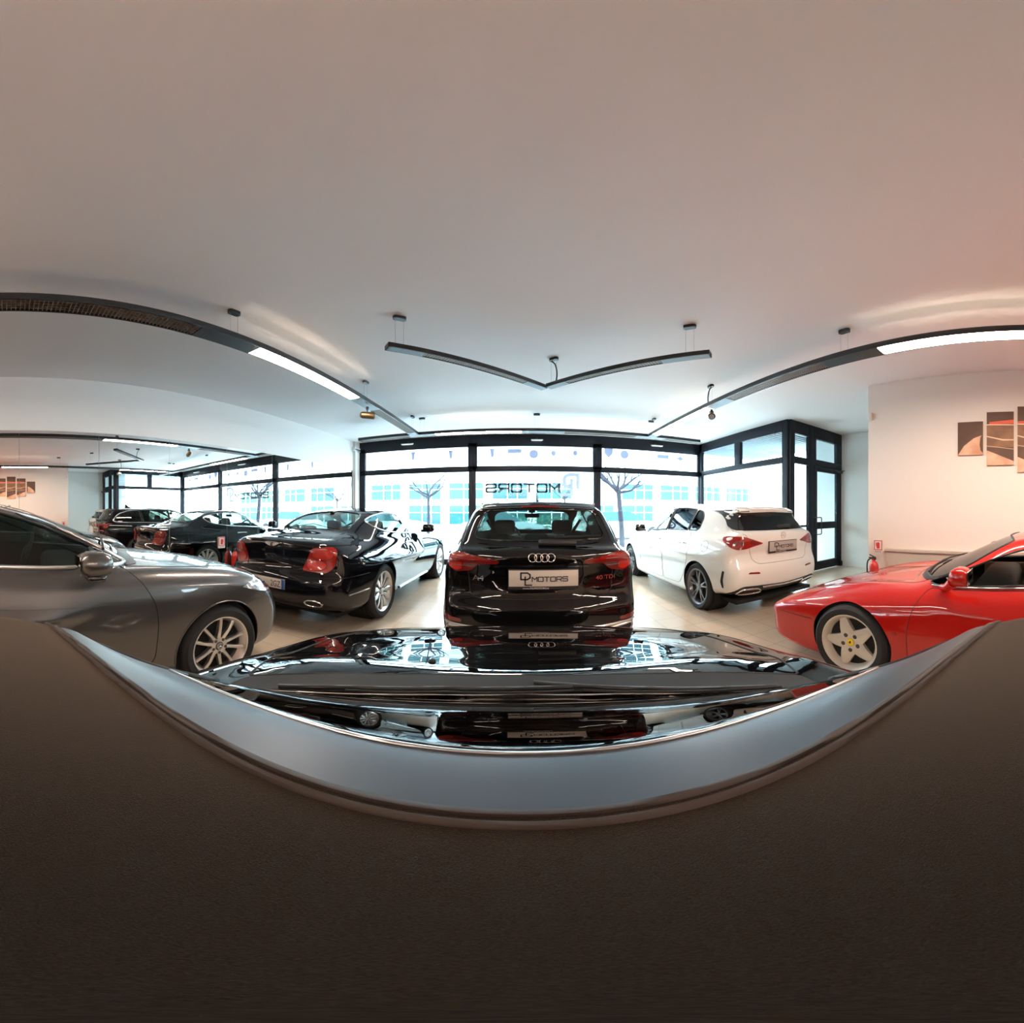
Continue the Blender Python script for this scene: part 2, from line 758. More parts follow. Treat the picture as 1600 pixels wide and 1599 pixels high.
    def emit(s, parent, mat, lining='car_lining', split=('door', 'rear_door', 'front_door'), matof=None, thick=0.012):
        out = {}
        matof = matof or {}
        for pi, nm in enumerate(s.names):
            sel = s.f[s.part == pi]
            groups = [sel]
            if nm in split:
                cx = s.v[sel].mean(1)[:, 0]
                groups = [sel[cx < 0], sel[cx > 0]]
            for gi, g in enumerate(groups):
                if not len(g):
                    continue
                u, inv = np.unique(g, return_inverse=True)
                tri = inv.reshape(g.shape)
                m = len(u)
                nv = s.normal(s.v[u])
                nw = np.cross(s.v[g[:, 2]] - s.v[g[:, 0]], s.v[g[:, 3]] - s.v[g[:, 1]])
                if (nw * s.normal(s.v[g].mean(1))).sum() < 0:
                    tri = tri[:, ::-1]
                cnt = {}
                for q in tri.tolist():
                    for k in range(4):
                        cnt[(q[k], q[(k + 1) % 4])] = 1
                rim = [(b, a, a + m, b + m) for (a, b) in cnt if (b, a) not in cnt]
                me = bpy.data.meshes.new(nm)
                fs = [tuple(q) for q in tri.tolist()] + [tuple(m + i for i in reversed(q)) for q in tri.tolist()] + rim
                me.from_pydata(np.vstack([s.v[u], s.v[u] - nv * thick]).tolist(), [], fs)
                me.materials.append(MATS[matof.get(nm, mat)])
                me.materials.append(MATS[lining])
                mi = np.zeros(len(fs), np.int32)
                mi[len(tri):] = 1
                me.polygons.foreach_set('material_index', mi)
                me.shade_smooth()
                me.update()
                ln = np.zeros((len(me.loops), 3))
                li = np.zeros(len(me.loops), np.int32)
                me.loops.foreach_get('vertex_index', li)
                a, b = len(tri) * 4, len(tri) * 8
                ln[:a] = nv[li[:a]]
                ln[a:b] = -nv[li[a:b] - m]
                pn = np.zeros(len(fs) * 3)
                me.polygons.foreach_get('normal', pn)
                ln[b:] = np.repeat(pn.reshape(-1, 3)[2 * len(tri):], 4, axis=0)
                me.normals_split_custom_set(ln.tolist())
                o = bpy.data.objects.new(nm, me)
                COL.objects.link(o)
                o.parent = parent
                out[nm if len(groups) == 1 else nm + ('_l' if gi == 0 else '_r')] = o
        return out

    # -------------------------------------------------------------- details laid on the body
    def patch(s, outline, proj, off=0.0, thick=0.004, sg=1, step=0.035, shear=None):
        """a plate that follows the body inside an outline; returns an MB"""
        ol = resample(outline, step * 0.6)
        lo, hi = ol.min(0), ol.max(0)
        gx, gy = np.meshgrid(np.arange(lo[0], hi[0], step), np.arange(lo[1], hi[1], step))
        G = np.stack([gx.ravel(), gy.ravel()], 1)
        d, _ = poly_sd(G, ol)
        G = G[d < -0.45 * step]
        pts = np.vstack([ol, G])
        n = len(ol)
        res = delaunay_2d_cdt([Vector(p) for p in pts], [(i, (i + 1) % n) for i in range(n)], [], 1, 1e-6)
        P2 = np.array([v[:] for v in res[0]])
        tri = [tuple(f) for f in res[2]]
        p3 = s.lift(P2, proj, sg)
        nn = s.normal(p3)
        a = p3 + nn * off
        b = p3 + nn * (off - thick)
        m = len(a)
        mb = MB()
        cnt = {}
        for t in tri:
            for k in range(3):
                e = (t[k], t[(k + 1) % 3])
                cnt[e] = cnt.get(e, 0) + 1
        fs = list(tri) + [tuple(m + i for i in reversed(t)) for t in tri]
        for e in cnt:
            if (e[1], e[0]) not in cnt:
                fs.append((e[1], e[0], m + e[0], m + e[1]))
        mb.add(np.vstack([a, b]), fs)
        return mb

    def line(s, pts, proj, r, off=0.0, sg=1, closed=False, step=0.03, n=6, mb=None):
        pl = resample(pts, step, closed)
        p3 = s.lift(pl, proj, sg)
        if off:
            p3 = p3 + s.normal(p3) * off
        mb = mb or MB()
        mb.tube(p3, r, n, closed)
        return mb


# ------------------------------------------------------------------ wheels
def make_wheel(parent, loc, side, R, rim_r, width, style, rim_mat, cap_mat='rim_silver', face_in=0.03):
    """wheel with its axle along x at loc (wheel centre); outer face towards side*x"""
    hw = width / 2
    bulge = [(rim_r - 0.012, -hw * 0.80), (rim_r + 0.006, -hw * 0.93), (rim_r + 0.035, -hw), ((R + rim_r) / 2 + 0.01, -hw * 1.03), (R - 0.025, -hw * 0.97),
             (R - 0.008, -hw * 0.86), (R, -hw * 0.6)]
    gro = []
    for g in (-0.45, -0.15, 0.15, 0.45):
        gro += [(R, hw * (g - 0.05)), (R - 0.007, hw * (g - 0.03)), (R - 0.007, hw * (g + 0.03)), (R, hw * (g + 0.05))]
    prof = bulge + gro + [(r, -h) for r, h in reversed(bulge)]
    tyre = MB().lathe(prof, 'x', 48, closed=True).build('wheel', 'tyre', parent, 40)
    tyre.location = loc
    if side < 0:
        tyre.rotation_euler = (0, 0, math.pi)
    # rim barrel with lips
    ho = hw * 0.86
    br = MB()
    br.lathe([(rim_r - 0.004, -ho), (rim_r + 0.006, -ho - 0.004), (rim_r - 0.002, -ho + 0.02), (rim_r - 0.035, -ho + 0.05), (rim_r - 0.04, ho - 0.05),
              (rim_r - 0.022, ho - 0.016), (rim_r - 0.012, ho - 0.002), (rim_r - 0.004, ho + 0.006), (rim_r + 0.008, ho + 0.007), (rim_r + 0.008, ho - 0.02),
              (rim_r - 0.012, ho - 0.05), (rim_r - 0.014, -ho + 0.03)], 'x', 48, closed=True)
    fx = ho - face_in            # plane of the spoke face at the hub
    ro = rim_r - 0.014           # spokes end here

    def spoke(ang, w0, w1, r0, r1, d0=0.05, d1=0.03, lift=0.0, skew=0.0, mid=None):
        secs = [(0.0, w0, d0), (0.5, mid if mid else (w0 + w1) / 2, (d0 + d1) / 2), (1.0, w1, d1)]
        vs = []
        for t, w, dd in secs:
            r = r0 + (r1 - r0) * t
            a = ang + skew * t
            x1 = fx + lift * t * t + 0.012 * math.sin(t * math.pi)
            for (du, x) in ((-w, x1 - dd), (-w, x1 - 0.008), (-w * 0.55, x1), (w * 0.55, x1), (w, x1 - 0.008), (w, x1 - dd)):
                vs.append((x, r * math.cos(a) - du / 2 * math.sin(a), r * math.sin(a) + du / 2 * math.cos(a)))
        fs = []
        for i in range(2):
            for k in range(6):
                l = (k + 1) % 6
                fs.append((i * 6 + k, i * 6 + l, i * 6 + 6 + l, i * 6 + 6 + k))
        fs += [tuple(range(5, -1, -1)), tuple(12 + k for k in range(6))]
        br.add(vs, fs)

    hub = 0.072
    if style == 'ten':
        for k in range(10):
            a = math.radians(36 * k + 18)
            spoke(a, 0.034, 0.030, hub * 0.7, ro + 0.006, 0.05, 0.028, 0.018, 0.05 if k % 2 else -0.05, 0.024)
    elif style == 'twin':
        for k in range(5):
            a = math.radians(72 * k + 90)
            for sgn in (-1, 1):
                spoke(a + sgn * 0.13, 0.036, 0.026, hub * 0.75, ro + 0.006, 0.05, 0.03, 0.016, sgn * 0.06, 0.026)
    elif style == 'petal':
        for k in range(11):
            a = math.radians(360 / 11 * k)
            spoke(a, 0.022, 0.046, hub * 0.8, ro + 0.006, 0.05, 0.03, 0.02, 0.0, 0.068)
    elif style == 'star':
        for k in range(5):
            a = math.radians(72 * k + 110)
            spoke(a, 0.150, 0.050, hub * 0.5, ro + 0.008, 0.06, 0.03, 0.004, 0.0, 0.098)
    hubr = hub if style != 'star' else 0.10
    br.lathe([(hubr, fx - 0.06), (hubr, fx - 0.012), (hubr * 0.92, fx + 0.002), (hubr * 0.5, fx + 0.004), (0.034, fx + 0.001), (0.032, fx - 0.02)], 'x', 28)
    rim = br.build('rim', rim_mat, tyre, 30)
    # disc brake and caliper inside
    MB().lathe([(0.06, fx - 0.10), (rim_r * 0.74, fx - 0.10), (rim_r * 0.74, fx - 0.125), (0.06, fx - 0.125)], 'x', 36, closed=True).build('brake_disc', 'disc_iron', tyre, 30)
    cal = MB()
    cal.box((fx - 0.105, 0.0, rim_r * 0.66), (0.07, 0.20, 0.075), bevel=0.015)
    cal.xf(Matrix.Rotation(math.radians(-60), 4, 'X')).build('brake_caliper', 'dark_metal', tyre)
    # backing so that one cannot look through the wheel
    MB().lathe([(0.02, -ho + 0.03), (rim_r - 0.03, -ho + 0.03), (rim_r - 0.03, -ho + 0.02), (0.02, -ho + 0.02)], 'x', 32, closed=True).build('dust_shield', 'under_black', tyre)
    cap = MB().lathe([(0.033, fx - 0.01), (0.033, fx + 0.004), (0.028, fx + 0.009), (0.001, fx + 0.010)], 'x', 24).build('centre_cap', cap_mat, tyre, 30)
    nb = 5
    rb = 0.056 if style != 'star' else 0.068
    for k in range(nb):
        a = math.radians(72 * k + 54)
        q = 1.45 if style == 'star' else 1.0
        bl = MB().lathe([(0.0125 * q, fx - 0.02), (0.0125 * q, fx + 0.006), (0.009 * q, fx + 0.009)], 'x', 10, (0, rb * math.cos(a), rb * math.sin(a)))
        bl.build('wheel_bolt', 'bolt_dark', tyre, 30)
    return tyre, fx


def star_logo(mb, x, r, thick=0.002):
    """three pointed star in a ring, facing +x, at x"""
    for k in range(3):
        a = math.radians(90 + 120 * k)
        tip = (r * 0.9 * math.cos(a), r * 0.9 * math.sin(a))
        l = (r * 0.14 * math.cos(a + 1.05), r * 0.14 * math.sin(a + 1.05))
        q = (r * 0.14 * math.cos(a - 1.05), r * 0.14 * math.sin(a - 1.05))
        mb.add([(x, *tip), (x, *l), (x + thick * 2, 0, 0), (x, *q)], [(0, 1, 2), (0, 2, 3)])
    pts = [(x + thick * 0.5, r * math.cos(t), r * math.sin(t)) for t in np.linspace(0, 2 * math.pi, 28, endpoint=False)]
    mb.tube(pts, r * 0.07, 6, True)
    return mb


# ------------------------------------------------------------------ interior pieces
def make_seat(parent, x, y, z, mat, name='front_seat', w=0.48, back_h=0.62, head=True, lean=0.28, head_w=0.26):
    """car seat: cushion, backrest and headrest as one padded form per piece"""
    mb = MB()
    mb.box((0, 0.22, 0.0), (w, 0.50, 0.16), bevel=0.05)
    b = MB().box((0, 0, back_h / 2), (w, 0.14, back_h), bevel=0.055)
    b.xf(Matrix.Rotation(lean, 4, 'X'))
    mb.add(b.v, b.f)
    for sx in (-1, 1):
        b = MB().box((sx * (w / 2 - 0.04), 0.05, back_h * 0.42), (0.09, 0.13, back_h * 0.7), bevel=0.04)
        b.xf(Matrix.Rotation(lean, 4, 'X'))
        mb.add(b.v, b.f)
    o = mb.build(name, mat, parent, 50)
    o.location = (x, y, z)
    if head:
        h = MB().box((0, 0.01, back_h + 0.135), (head_w, 0.10, 0.19), bevel=0.045)
        for sx in (-0.06, 0.06):
            h.tube([(sx, 0, back_h - 0.02), (sx, 0, back_h + 0.08)], 0.007, 8)
        h.xf(Matrix.Rotation(lean * 0.8, 4, 'X'))
        h.build('headrest', mat, o, 50)
    return o


def steering_wheel(parent, loc, tilt=0.5, r=0.185, mat='interior_black'):
    mb = MB()
    pts = [(r * math.cos(t), 0, r * math.sin(t)) for t in np.linspace(0, 2 * math.pi, 36, endpoint=False)]
    mb.tube(pts, 0.016, 8, True)
    mb.lathe([(0.065, 0.03), (0.065, -0.02), (0.05, -0.03)], 'y', 20)
    for a in (0.0, math.pi, -math.pi / 2):
        mb.tube([(0, 0, 0), (r * math.cos(a), 0, r * math.sin(a))], [0.022, 0.014], 8)
    mb.xf(Matrix.Rotation(tilt, 4, 'X'))
    o = mb.build('steering_wheel', mat, parent)
    o.location = loc
    return o
# ------------------------------------------------------------------ materials of the place
def build_materials():
    # room
    m = principled('ceiling_paint', (0.78, 0.755, 0.75), 0.9)
    noise_bump(m, 60, 0.05, 0.004)
    m = principled('wall_paint', (0.80, 0.78, 0.76), 0.85)
    noise_bump(m, 80, 0.05, 0.004)
    m = principled('wall_warm', (0.80, 0.70, 0.62), 0.8)
    noise_bump(m, 80, 0.05, 0.004)
    m = principled('dado_paint', (0.52, 0.44, 0.36), 0.6)
    # floor tiles, 33 cm with dark joints
    m = principled('floor_tile', (0.62, 0.55, 0.46), 0.22, spec=0.5)
    nt, N, L, b = nt_of(m)
    tc = N.new('ShaderNodeTexCoord')
    mp = N.new('ShaderNodeMapping')
    mp.inputs['Location'].default_value = (-2.215 + 0.33 * 30, -3.25 + 0.33 * 30, 0)
    br = N.new('ShaderNodeTexBrick')
    br.offset = 0.0
    br.inputs['Scale'].default_value = 1.0
    br.inputs['Brick Width'].default_value = 0.33
    br.inputs['Row Height'].default_value = 0.33
    br.inputs['Mortar Size'].default_value = 0.0022
    br.inputs['Mortar Smooth'].default_value = 0.3
    br.inputs['Color1'].default_value = (0.62, 0.51, 0.39, 1)
    br.inputs['Color2'].default_value = (0.56, 0.46, 0.35, 1)
    br.inputs['Mortar'].default_value = (0.16, 0.13, 0.11, 1)
    L.new(tc.outputs['Object'], mp.inputs['Vector'])
    L.new(mp.outputs['Vector'], br.inputs['Vector'])
    L.new(br.outputs['Color'], b.inputs['Base Color'])
    mr = N.new('ShaderNodeMapRange')
    mr.inputs['To Min'].default_value = 0.22
    mr.inputs['To Max'].default_value = 0.7
    L.new(br.outputs['Fac'], mr.inputs['Value'])
    L.new(mr.outputs['Result'], b.inputs['Roughness'])
    bp = N.new('ShaderNodeBump')
    bp.invert = True
    bp.inputs['Strength'].default_value = 0.25
    bp.inputs['Distance'].default_value = 0.003
    L.new(br.outputs['Fac'], bp.inputs['Height'])
    L.new(bp.outputs['Normal'], b.inputs['Normal'])
    principled('window_metal', (0.011, 0.013, 0.020), 0.5, spec=0.22)
    principled('white_plastic', (0.75, 0.75, 0.74), 0.4)
    principled('mirror_silver', (0.86, 0.90, 0.90), 0.0, metal=1.0)
    principled('mirror_edge', (0.55, 0.62, 0.60), 0.2)
    glass('shop_glass', (0.93, 0.97, 0.97))
    # thin film that lets part of the daylight through
    m = bpy.data.materials.new('frosted_film')
    m.use_nodes = True
    N, L = m.node_tree.nodes, m.node_tree.links
    N.remove(N['Principled BSDF'])
    a, t, x = N.new('ShaderNodeBsdfDiffuse'), N.new('ShaderNodeBsdfTranslucent'), N.new('ShaderNodeMixShader')
    a.inputs['Color'].default_value = (0.40, 0.42, 0.52, 1)
    t.inputs['Color'].default_value = (0.55, 0.56, 0.68, 1)
    L.new(a.outputs['BSDF'], x.inputs[1])
    L.new(t.outputs['BSDF'], x.inputs[2])
    L.new(x.outputs['Shader'], N['Material Output'].inputs['Surface'])
    MATS['frosted_film'] = m
    principled('frosted_dark', (0.06, 0.11, 0.13), 0.6)
    # lamps
    principled('track_black', (0.022, 0.022, 0.024), 0.38)
    principled('track_grey', (0.16, 0.17, 0.19), 0.4)
    principled('louvre_metal', (0.42, 0.36, 0.31), 0.35, metal=0.6)
    emission('lamp_lit', (1.0, 0.83, 0.69), 38.0)
    emission('lamp_uplight', (1.0, 0.76, 0.50), 0.7)
    principled('lamp_off', (0.70, 0.72, 0.76), 0.4)
    principled('spot_bronze', (0.16, 0.105, 0.05), 0.38, metal=0.7)
    emission('flood_led', (0.85, 1.0, 1.0), 1.3)
    principled('cable_steel', (0.30, 0.30, 0.32), 0.4, metal=0.5)
    # paints
    principled('paint_black', (0.003, 0.003, 0.0035), 0.4, coat=1.0, spec=0.0, coatr=0.015)
    principled('paint_bentley', (0.004, 0.0045, 0.007), 0.4, coat=1.0, spec=0.0, coatr=0.015)
    principled('paint_white', (0.74, 0.72, 0.68), 0.35, coat=1.0)
    m = principled('paint_grey', (0.105, 0.098, 0.096), 0.31, metal=0.7, coat=1.0)
    principled('paint_red', (0.46, 0.008, 0.004), 0.4, coat=1.0, spec=0.1, coatr=0.02)
    principled('red_trim', (0.40, 0.016, 0.010), 0.4, coat=0.5)
    principled('car_lining', (0.016, 0.016, 0.017), 0.85)
    principled('under_black', (0.006, 0.006, 0.006), 0.8)
    principled('interior_black', (0.018, 0.018, 0.019), 0.6)
    principled('interior_brown', (0.13, 0.045, 0.022), 0.5)
    principled('interior_tan', (0.20, 0.14, 0.075), 0.55)
    principled('gap_black', (0.004, 0.004, 0.004), 0.7)
    principled('gap_soft', (0.16, 0.14, 0.12), 0.7)
    principled('gap_red', (0.10, 0.003, 0.002), 0.7)
    principled('gloss_black', (0.006, 0.006, 0.007), 0.12, coat=1.0)
    principled('satin_black', (0.02, 0.02, 0.021), 0.5)
    principled('chrome', (0.82, 0.82, 0.83), 0.10, metal=1.0)
    principled('satin_chrome', (0.68, 0.68, 0.69), 0.28, metal=1.0)
    principled('dark_chrome', (0.26, 0.26, 0.27), 0.15, metal=1.0)
    principled('dark_metal', (0.07, 0.07, 0.075), 0.4, metal=0.8)
    principled('disc_iron', (0.20, 0.19, 0.18), 0.4, metal=0.9)
    principled('rim_silver', (0.66, 0.64, 0.62), 0.28, metal=0.85, coat=0.4)
    principled('rim_grey', (0.62, 0.57, 0.50), 0.4, metal=0.35, coat=0.3)
    principled('rim_dark', (0.17, 0.17, 0.18), 0.28, metal=0.8, coat=0.4)
    principled('bolt_dark', (0.10, 0.09, 0.09), 0.4, metal=0.8)
    principled('yellow_cap', (0.85, 0.60, 0.02), 0.35, coat=0.5)
    m = principled('tyre', (0.014, 0.014, 0.015), 0.75)
    noise_bump(m, 90, 0.15, 0.003)
    glass('car_glass', (0.62, 0.68, 0.65))
    glass('car_glass_clear', (0.80, 0.88, 0.87))
    glass('car_glass_dark', (0.10, 0.11, 0.12))
    glass('car_glass_mid', (0.30, 0.33, 0.31))
    principled('lamp_red', (0.30, 0.006, 0.003), 0.18, coat=1.0)
    principled('lamp_red_dark', (0.16, 0.006, 0.006), 0.15, coat=1.0)
    principled('lamp_red_bright', (0.50, 0.016, 0.006), 0.25, coat=1.0, emit=(1, 0.05, 0.02), estr=0.0)
    principled('lamp_smoke', (0.10, 0.035, 0.035), 0.2, coat=1.0)
    principled('lamp_clear', (0.62, 0.66, 0.70), 0.12, metal=0.6, coat=1.0)
    principled('plate_white', (0.62, 0.56, 0.50), 0.5)
    principled('plate_grey', (0.42, 0.38, 0.34), 0.5)
    principled('plate_ink', (0.022, 0.018, 0.03), 0.5)
    principled('plate_blue', (0.012, 0.08, 0.36), 0.5)
    principled('ink_white', (0.80, 0.80, 0.78), 0.5)
    # the soft top
    m = principled('soft_top_cloth', (0.020, 0.0145, 0.0115), 0.95, sheen=0.20, spec=0.15)
    MATS['soft_top_cloth'].node_tree.nodes['Principled BSDF'].inputs['Sheen Roughness'].default_value = 0.45
    MATS['soft_top_cloth'].node_tree.nodes['Principled BSDF'].inputs['Sheen Tint'].default_value = (1.0, 0.72, 0.52, 1)
    noise_bump(m, 1500, 0.7, 0.0010, 2.0)
    noise_colour(m, (0.004, 0.0028, 0.0022), (0.016, 0.0112, 0.0085), 1300, 2.0)
    m = principled('windscreen_frame', (0.085, 0.095, 0.11), 0.42, metal=0.8)
    noise_bump(m, 700, 0.06, 0.0006)
    glass('screen_glass', (0.10, 0.115, 0.115))
    principled('soft_piping', (0.030, 0.018, 0.012), 0.8)
    m = principled('seal_rubber', (0.030, 0.018, 0.014), 0.55)
    # fire point
    principled('extinguisher_red', (0.55, 0.016, 0.012), 0.3, coat=0.6)
    principled('sign_white', (0.78, 0.72, 0.68), 0.5)
    principled('sign_red', (0.55, 0.03, 0.025), 0.5)
    # pictures
    m = principled('print_dark', (0.10, 0.045, 0.02), 0.6)
    noise_colour(m, (0.07, 0.03, 0.015), (0.14, 0.06, 0.03), 3)
    m = principled('print_glow', (0.62, 0.30, 0.17), 0.6)
    noise_colour(m, (0.50, 0.20, 0.10), (0.78, 0.46, 0.30), 5)
    m = principled('print_body', (0.24, 0.10, 0.045), 0.6)
    noise_colour(m, (0.15, 0.06, 0.03), (0.30, 0.14, 0.06), 4)
    principled('print_line', (0.80, 0.52, 0.36), 0.6)
    principled('print_lamp', (0.72, 0.10, 0.04), 0.6)
    principled('canvas_edge', (0.50, 0.38, 0.20), 0.8)
    # outside
    m = principled('pavement', (0.55, 0.56, 0.56), 0.85)
    noise_colour(m, (0.48, 0.49, 0.49), (0.60, 0.61, 0.61), 3)
    m = principled('asphalt', (0.30, 0.31, 0.32), 0.9)
    noise_colour(m, (0.27, 0.28, 0.29), (0.35, 0.36, 0.37), 2)
    principled('facade_white', (0.80, 0.82, 0.82), 0.7)
    principled('facade_band', (0.45, 0.60, 0.62), 0.6)
    principled('facade_glass', (0.015, 0.075, 0.085), 0.15, spec=0.3)
    principled('facade_glass_dark', (0.010, 0.055, 0.068), 0.15, spec=0.3)
    m = principled('bark', (0.016, 0.016, 0.026), 0.9)
    noise_bump(m, 30, 0.4, 0.02)
    principled('soffit', (0.42, 0.47, 0.49), 0.6)
    principled('soffit_rib', (0.20, 0.25, 0.28), 0.6)
    principled('street_car_paint', (0.30, 0.36, 0.38), 0.3, coat=1.0)
    principled('street_car_red', (0.45, 0.05, 0.06), 0.3, coat=1.0)
    m = principled('hedge_leaf', (0.02, 0.10, 0.05), 0.8)


build_materials()
# ------------------------------------------------------------------ the room
H = 3.31                      # ceiling
XL, XR = -4.45, 4.21          # mirrored wall, warm wall
YF, YB = 8.08, -6.0           # shop window, rear wall
XG, YD, XE = 4.90, 4.59, 6.78  # side glazing, door front, end wall of the recess


def structure(o):
    o['kind'] = 'structure'
    return o


def build_room():
    structure(MB().box((1.2, 1.05, -0.06), (11.6, 14.3, 0.12)).build('floor', 'floor_tile', smooth=0))
    # ceiling slab follows the plan (outside the corner recess it stays indoors)
    plan = [(XL - 0.2, YB - 0.2), (XE + 0.2, YB - 0.2), (XE + 0.2, YD + 0.12), (XG + 0.12, YD + 0.12), (XG + 0.12, YF + 0.1), (XL - 0.2, YF + 0.1)]
    structure(MB().prism(plan, H, H + 0.2).build('ceiling', 'ceiling_paint', smooth=0))
    structure(MB().box((XL - 0.1, 1.05, H / 2), (0.2, 14.3, H)).build('wall_left', 'wall_paint', smooth=0))
    structure(MB().box((XR + 0.1, (2.35 + YB) / 2, H / 2), (0.2, 2.35 - YB, H)).build('wall_right', 'wall_warm', smooth=0))
    structure(MB().box((XE + 0.1, (YD + 0.9) / 2 + 0.0, H / 2), (0.2, YD - 0.9 + 0.12, H)).build('wall_recess', 'wall_paint', smooth=0))
    structure(MB().box(((XR + 0.2 + XE) / 2, 1.0, H / 2), (XE - XR - 0.2, 0.2, H)).build('wall_recess_back', 'wall_paint', smooth=0))
    structure(MB().box((-0.1, YB - 0.1, H / 2), (8.7, 0.2, H)).build('wall_back', 'wall_warm', smooth=0))
    # plaster return between the left wall and the window frame
    structure(MB().box((XL + 0.035, YF - 0.14, H / 2), (0.07, 0.28, H)).build('trim_1', 'wall_paint', smooth=0))
    # low ledge along the warm wall
    t = MB()
    t.box((XR - 0.03, (2.03 + YB) / 2, 0.40), (0.06, 2.03 - YB, 0.80))
    t.box((XR - 0.04, (2.05 + YB) / 2, 0.815), (0.08, 2.05 - YB, 0.035), bevel=0.004)
    structure(t.build('trim_2', 'dado_paint', smooth=0))
    structure(MB().box((XE - 0.008, (YD + 1.1) / 2, 0.05), (0.016, YD - 1.12, 0.10)).build('baseboard_recess', 'wall_paint', smooth=0))

    # mirrored left wall, panel by panel
    wm = empty('wall_mirror', (XL + 0.004, 0, 0))
    tag(wm, 'full height frameless mirror panelling covering the left wall below a painted band', 'mirror')
    edges = [-5.46, -4.345, -3.23, -2.11, -0.995, 0.122, 1.24, 2.357, 3.478, 4.595, 5.71, 6.83, 7.765]
    for a, b in zip(edges[:-1], edges[1:]):
        o = MB().box((0.006, (a + b) / 2, 1.31), (0.012, b - a - 0.004, 2.36)).build('mirror_panel', 'mirror_silver', wm, smooth=0)
    MB().box((0.0025, 1.15, 1.31), (0.005, 13.22, 2.34)).build('backing_board', 'mirror_edge', wm, smooth=0)

    # ---------------- shop window: frames and panes
    def frame_run(name, rects, depth, axis, at, holes=None):
        mb = MB()
        for (a0, a1, z0, z1) in rects:
            if axis == 'y':     # plane of constant y
                mb.box(((a0 + a1) / 2, at, (z0 + z1) / 2), (a1 - a0, depth, z1 - z0), bevel=0.004)
            else:
                mb.box((at, (a0 + a1) / 2, (z0 + z1) / 2), (depth, a1 - a0, z1 - z0), bevel=0.004)
        return structure(mb.build(name, 'window_metal', smooth=30))

    def pane(parent, a0, a1, z0, z1, axis, at, name='glass_pane'):
        mb = MB()
        if axis == 'y':
            mb.box(((a0 + a1) / 2, at, (z0 + z1) / 2), (a1 - a0, 0.008, z1 - z0))
        else:
            mb.box((at, (a0 + a1) / 2, (z0 + z1) / 2), (0.008, a1 - a0, z1 - z0))
        o = mb.build(name, 'shop_glass', parent, smooth=0)
        return o

    posts = [-4.38, -1.245, 1.885, 4.90]
    n = 1
    for i in range(3):
        x0, x1 = posts[i], posts[i + 1]
        lw0 = 0.09 if i else 0.16
        lw1 = 0.09 if i < 2 else 0.06
        up0 = 0.125 if i else 0.17
        up1 = 0.11 if i < 2 else 0.09
        rects = [(x0, x0 + lw0, 0, 2.42), (x1 - lw1, x1, 0, 2.42), (x0, x0 + up0, 2.42, 3.10), (x1 - up1, x1, 2.42, 3.10),
                 (x0, x1, 2.36, 2.50), (x0, x1, 3.00, H), (x0, x1, 0, 0.14)]
        w = frame_run('window_%d' % n, rects, 0.09, 'y', YF)
        pane(w, x0 + lw0, x1 - lw1, 0.14, 2.36, 'y', YF)
        pane(w, x0 + up0, x1 - up1, 2.50, 3.00, 'y', YF, 'transom_pane')
        # black cover strip standing proud of the post
        n += 1
    # side glazing of the corner
    ys = [YF - 0.04, 6.27, YD]
    w = frame_run('window_4', [(YD + 0.12, YF - 0.05, 0, 0.14), (YD + 0.12, YF - 0.05, 2.38, 2.51), (YD + 0.12, YF - 0.05, 3.06, H),
                               (YF - 0.16, YF - 0.05, 0, H), (YD + 0.0, YD + 0.16, 0, H), (6.16, 6.38, 2.5, 3.08)], 0.09, 'x', XG)
    pane(w, YD + 0.16, YF - 0.16, 0.14, 2.38, 'x', XG)
    pane(w, YD + 0.16, 6.16, 2.51, 3.06, 'x', XG, 'transom_pane')
    pane(w, 6.38, YF - 0.16, 2.51, 3.06, 'x', XG, 'transom_pane')
    for yy in (4.95, 7.6):
        MB().box((XG - 0.05, yy, 3.09), (0.02, 0.022, 0.09), bevel=0.003).build('latch', 'gap_black', w)
    # fixed light beside the door
    w = frame_run('window_5', [(XG + 0.0, 5.04, 0, H), (5.50, 5.66, 0, H), (5.04, 5.50, 3.03, H), (5.04, 5.50, 2.38, 2.53), (5.04, 5.50, 0, 0.20), (5.04, 5.50, 1.02, 1.07)], 0.09, 'y', YD)
    pane(w, 5.04, 5.50, 0.20, 1.02, 'y', YD)
    pane(w, 5.04, 5.50, 1.07, 2.38, 'y', YD)
    pane(w, 5.04, 5.50, 2.53, 3.03, 'y', YD, 'transom_pane')
    # transom over the door
    w = frame_run('window_6', [(5.66, XE, 3.03, H), (5.66, XE, 2.40, 2.54), (5.66, 5.76, 2.54, 3.03), (6.57, XE, 2.54, 3.03)], 0.09, 'y', YD)
    pane(w, 5.76, 6.57, 2.54, 3.03, 'y', YD, 'transom_pane')
    for xx in (5.86, 6.45):
        MB().box((xx, YD - 0.05, 3.06), (0.022, 0.02, 0.09), bevel=0.003).build('latch', 'gap_black', w)
    # the glazed entrance door
    d = frame_run('door_1', [(5.67, 5.80, 0.02, 2.39), (6.58, XE - 0.01, 0.02, 2.39), (5.80, 6.58, 2.28, 2.39), (5.80, 6.58, 0.96, 1.12), (5.80, 6.58, 0.02, 0.21)], 0.075, 'y', YD)
    pane(d, 5.80, 6.58, 0.21, 0.96, 'y', YD)
    pane(d, 5.80, 6.58, 1.12, 2.28, 'y', YD)
    hd = MB().tube(fillet([(5.70, 1.225), (5.875, 1.225), (5.875, 0.845), (5.70, 0.845)], 0.03).tolist() and
                   [(a, YD - 0.10, b) for a, b in fillet([(5.69, 1.225), (5.875, 1.225), (5.875, 0.845), (5.69, 0.845)], [0, 0.035, 0.035, 0])], 0.013, 10)
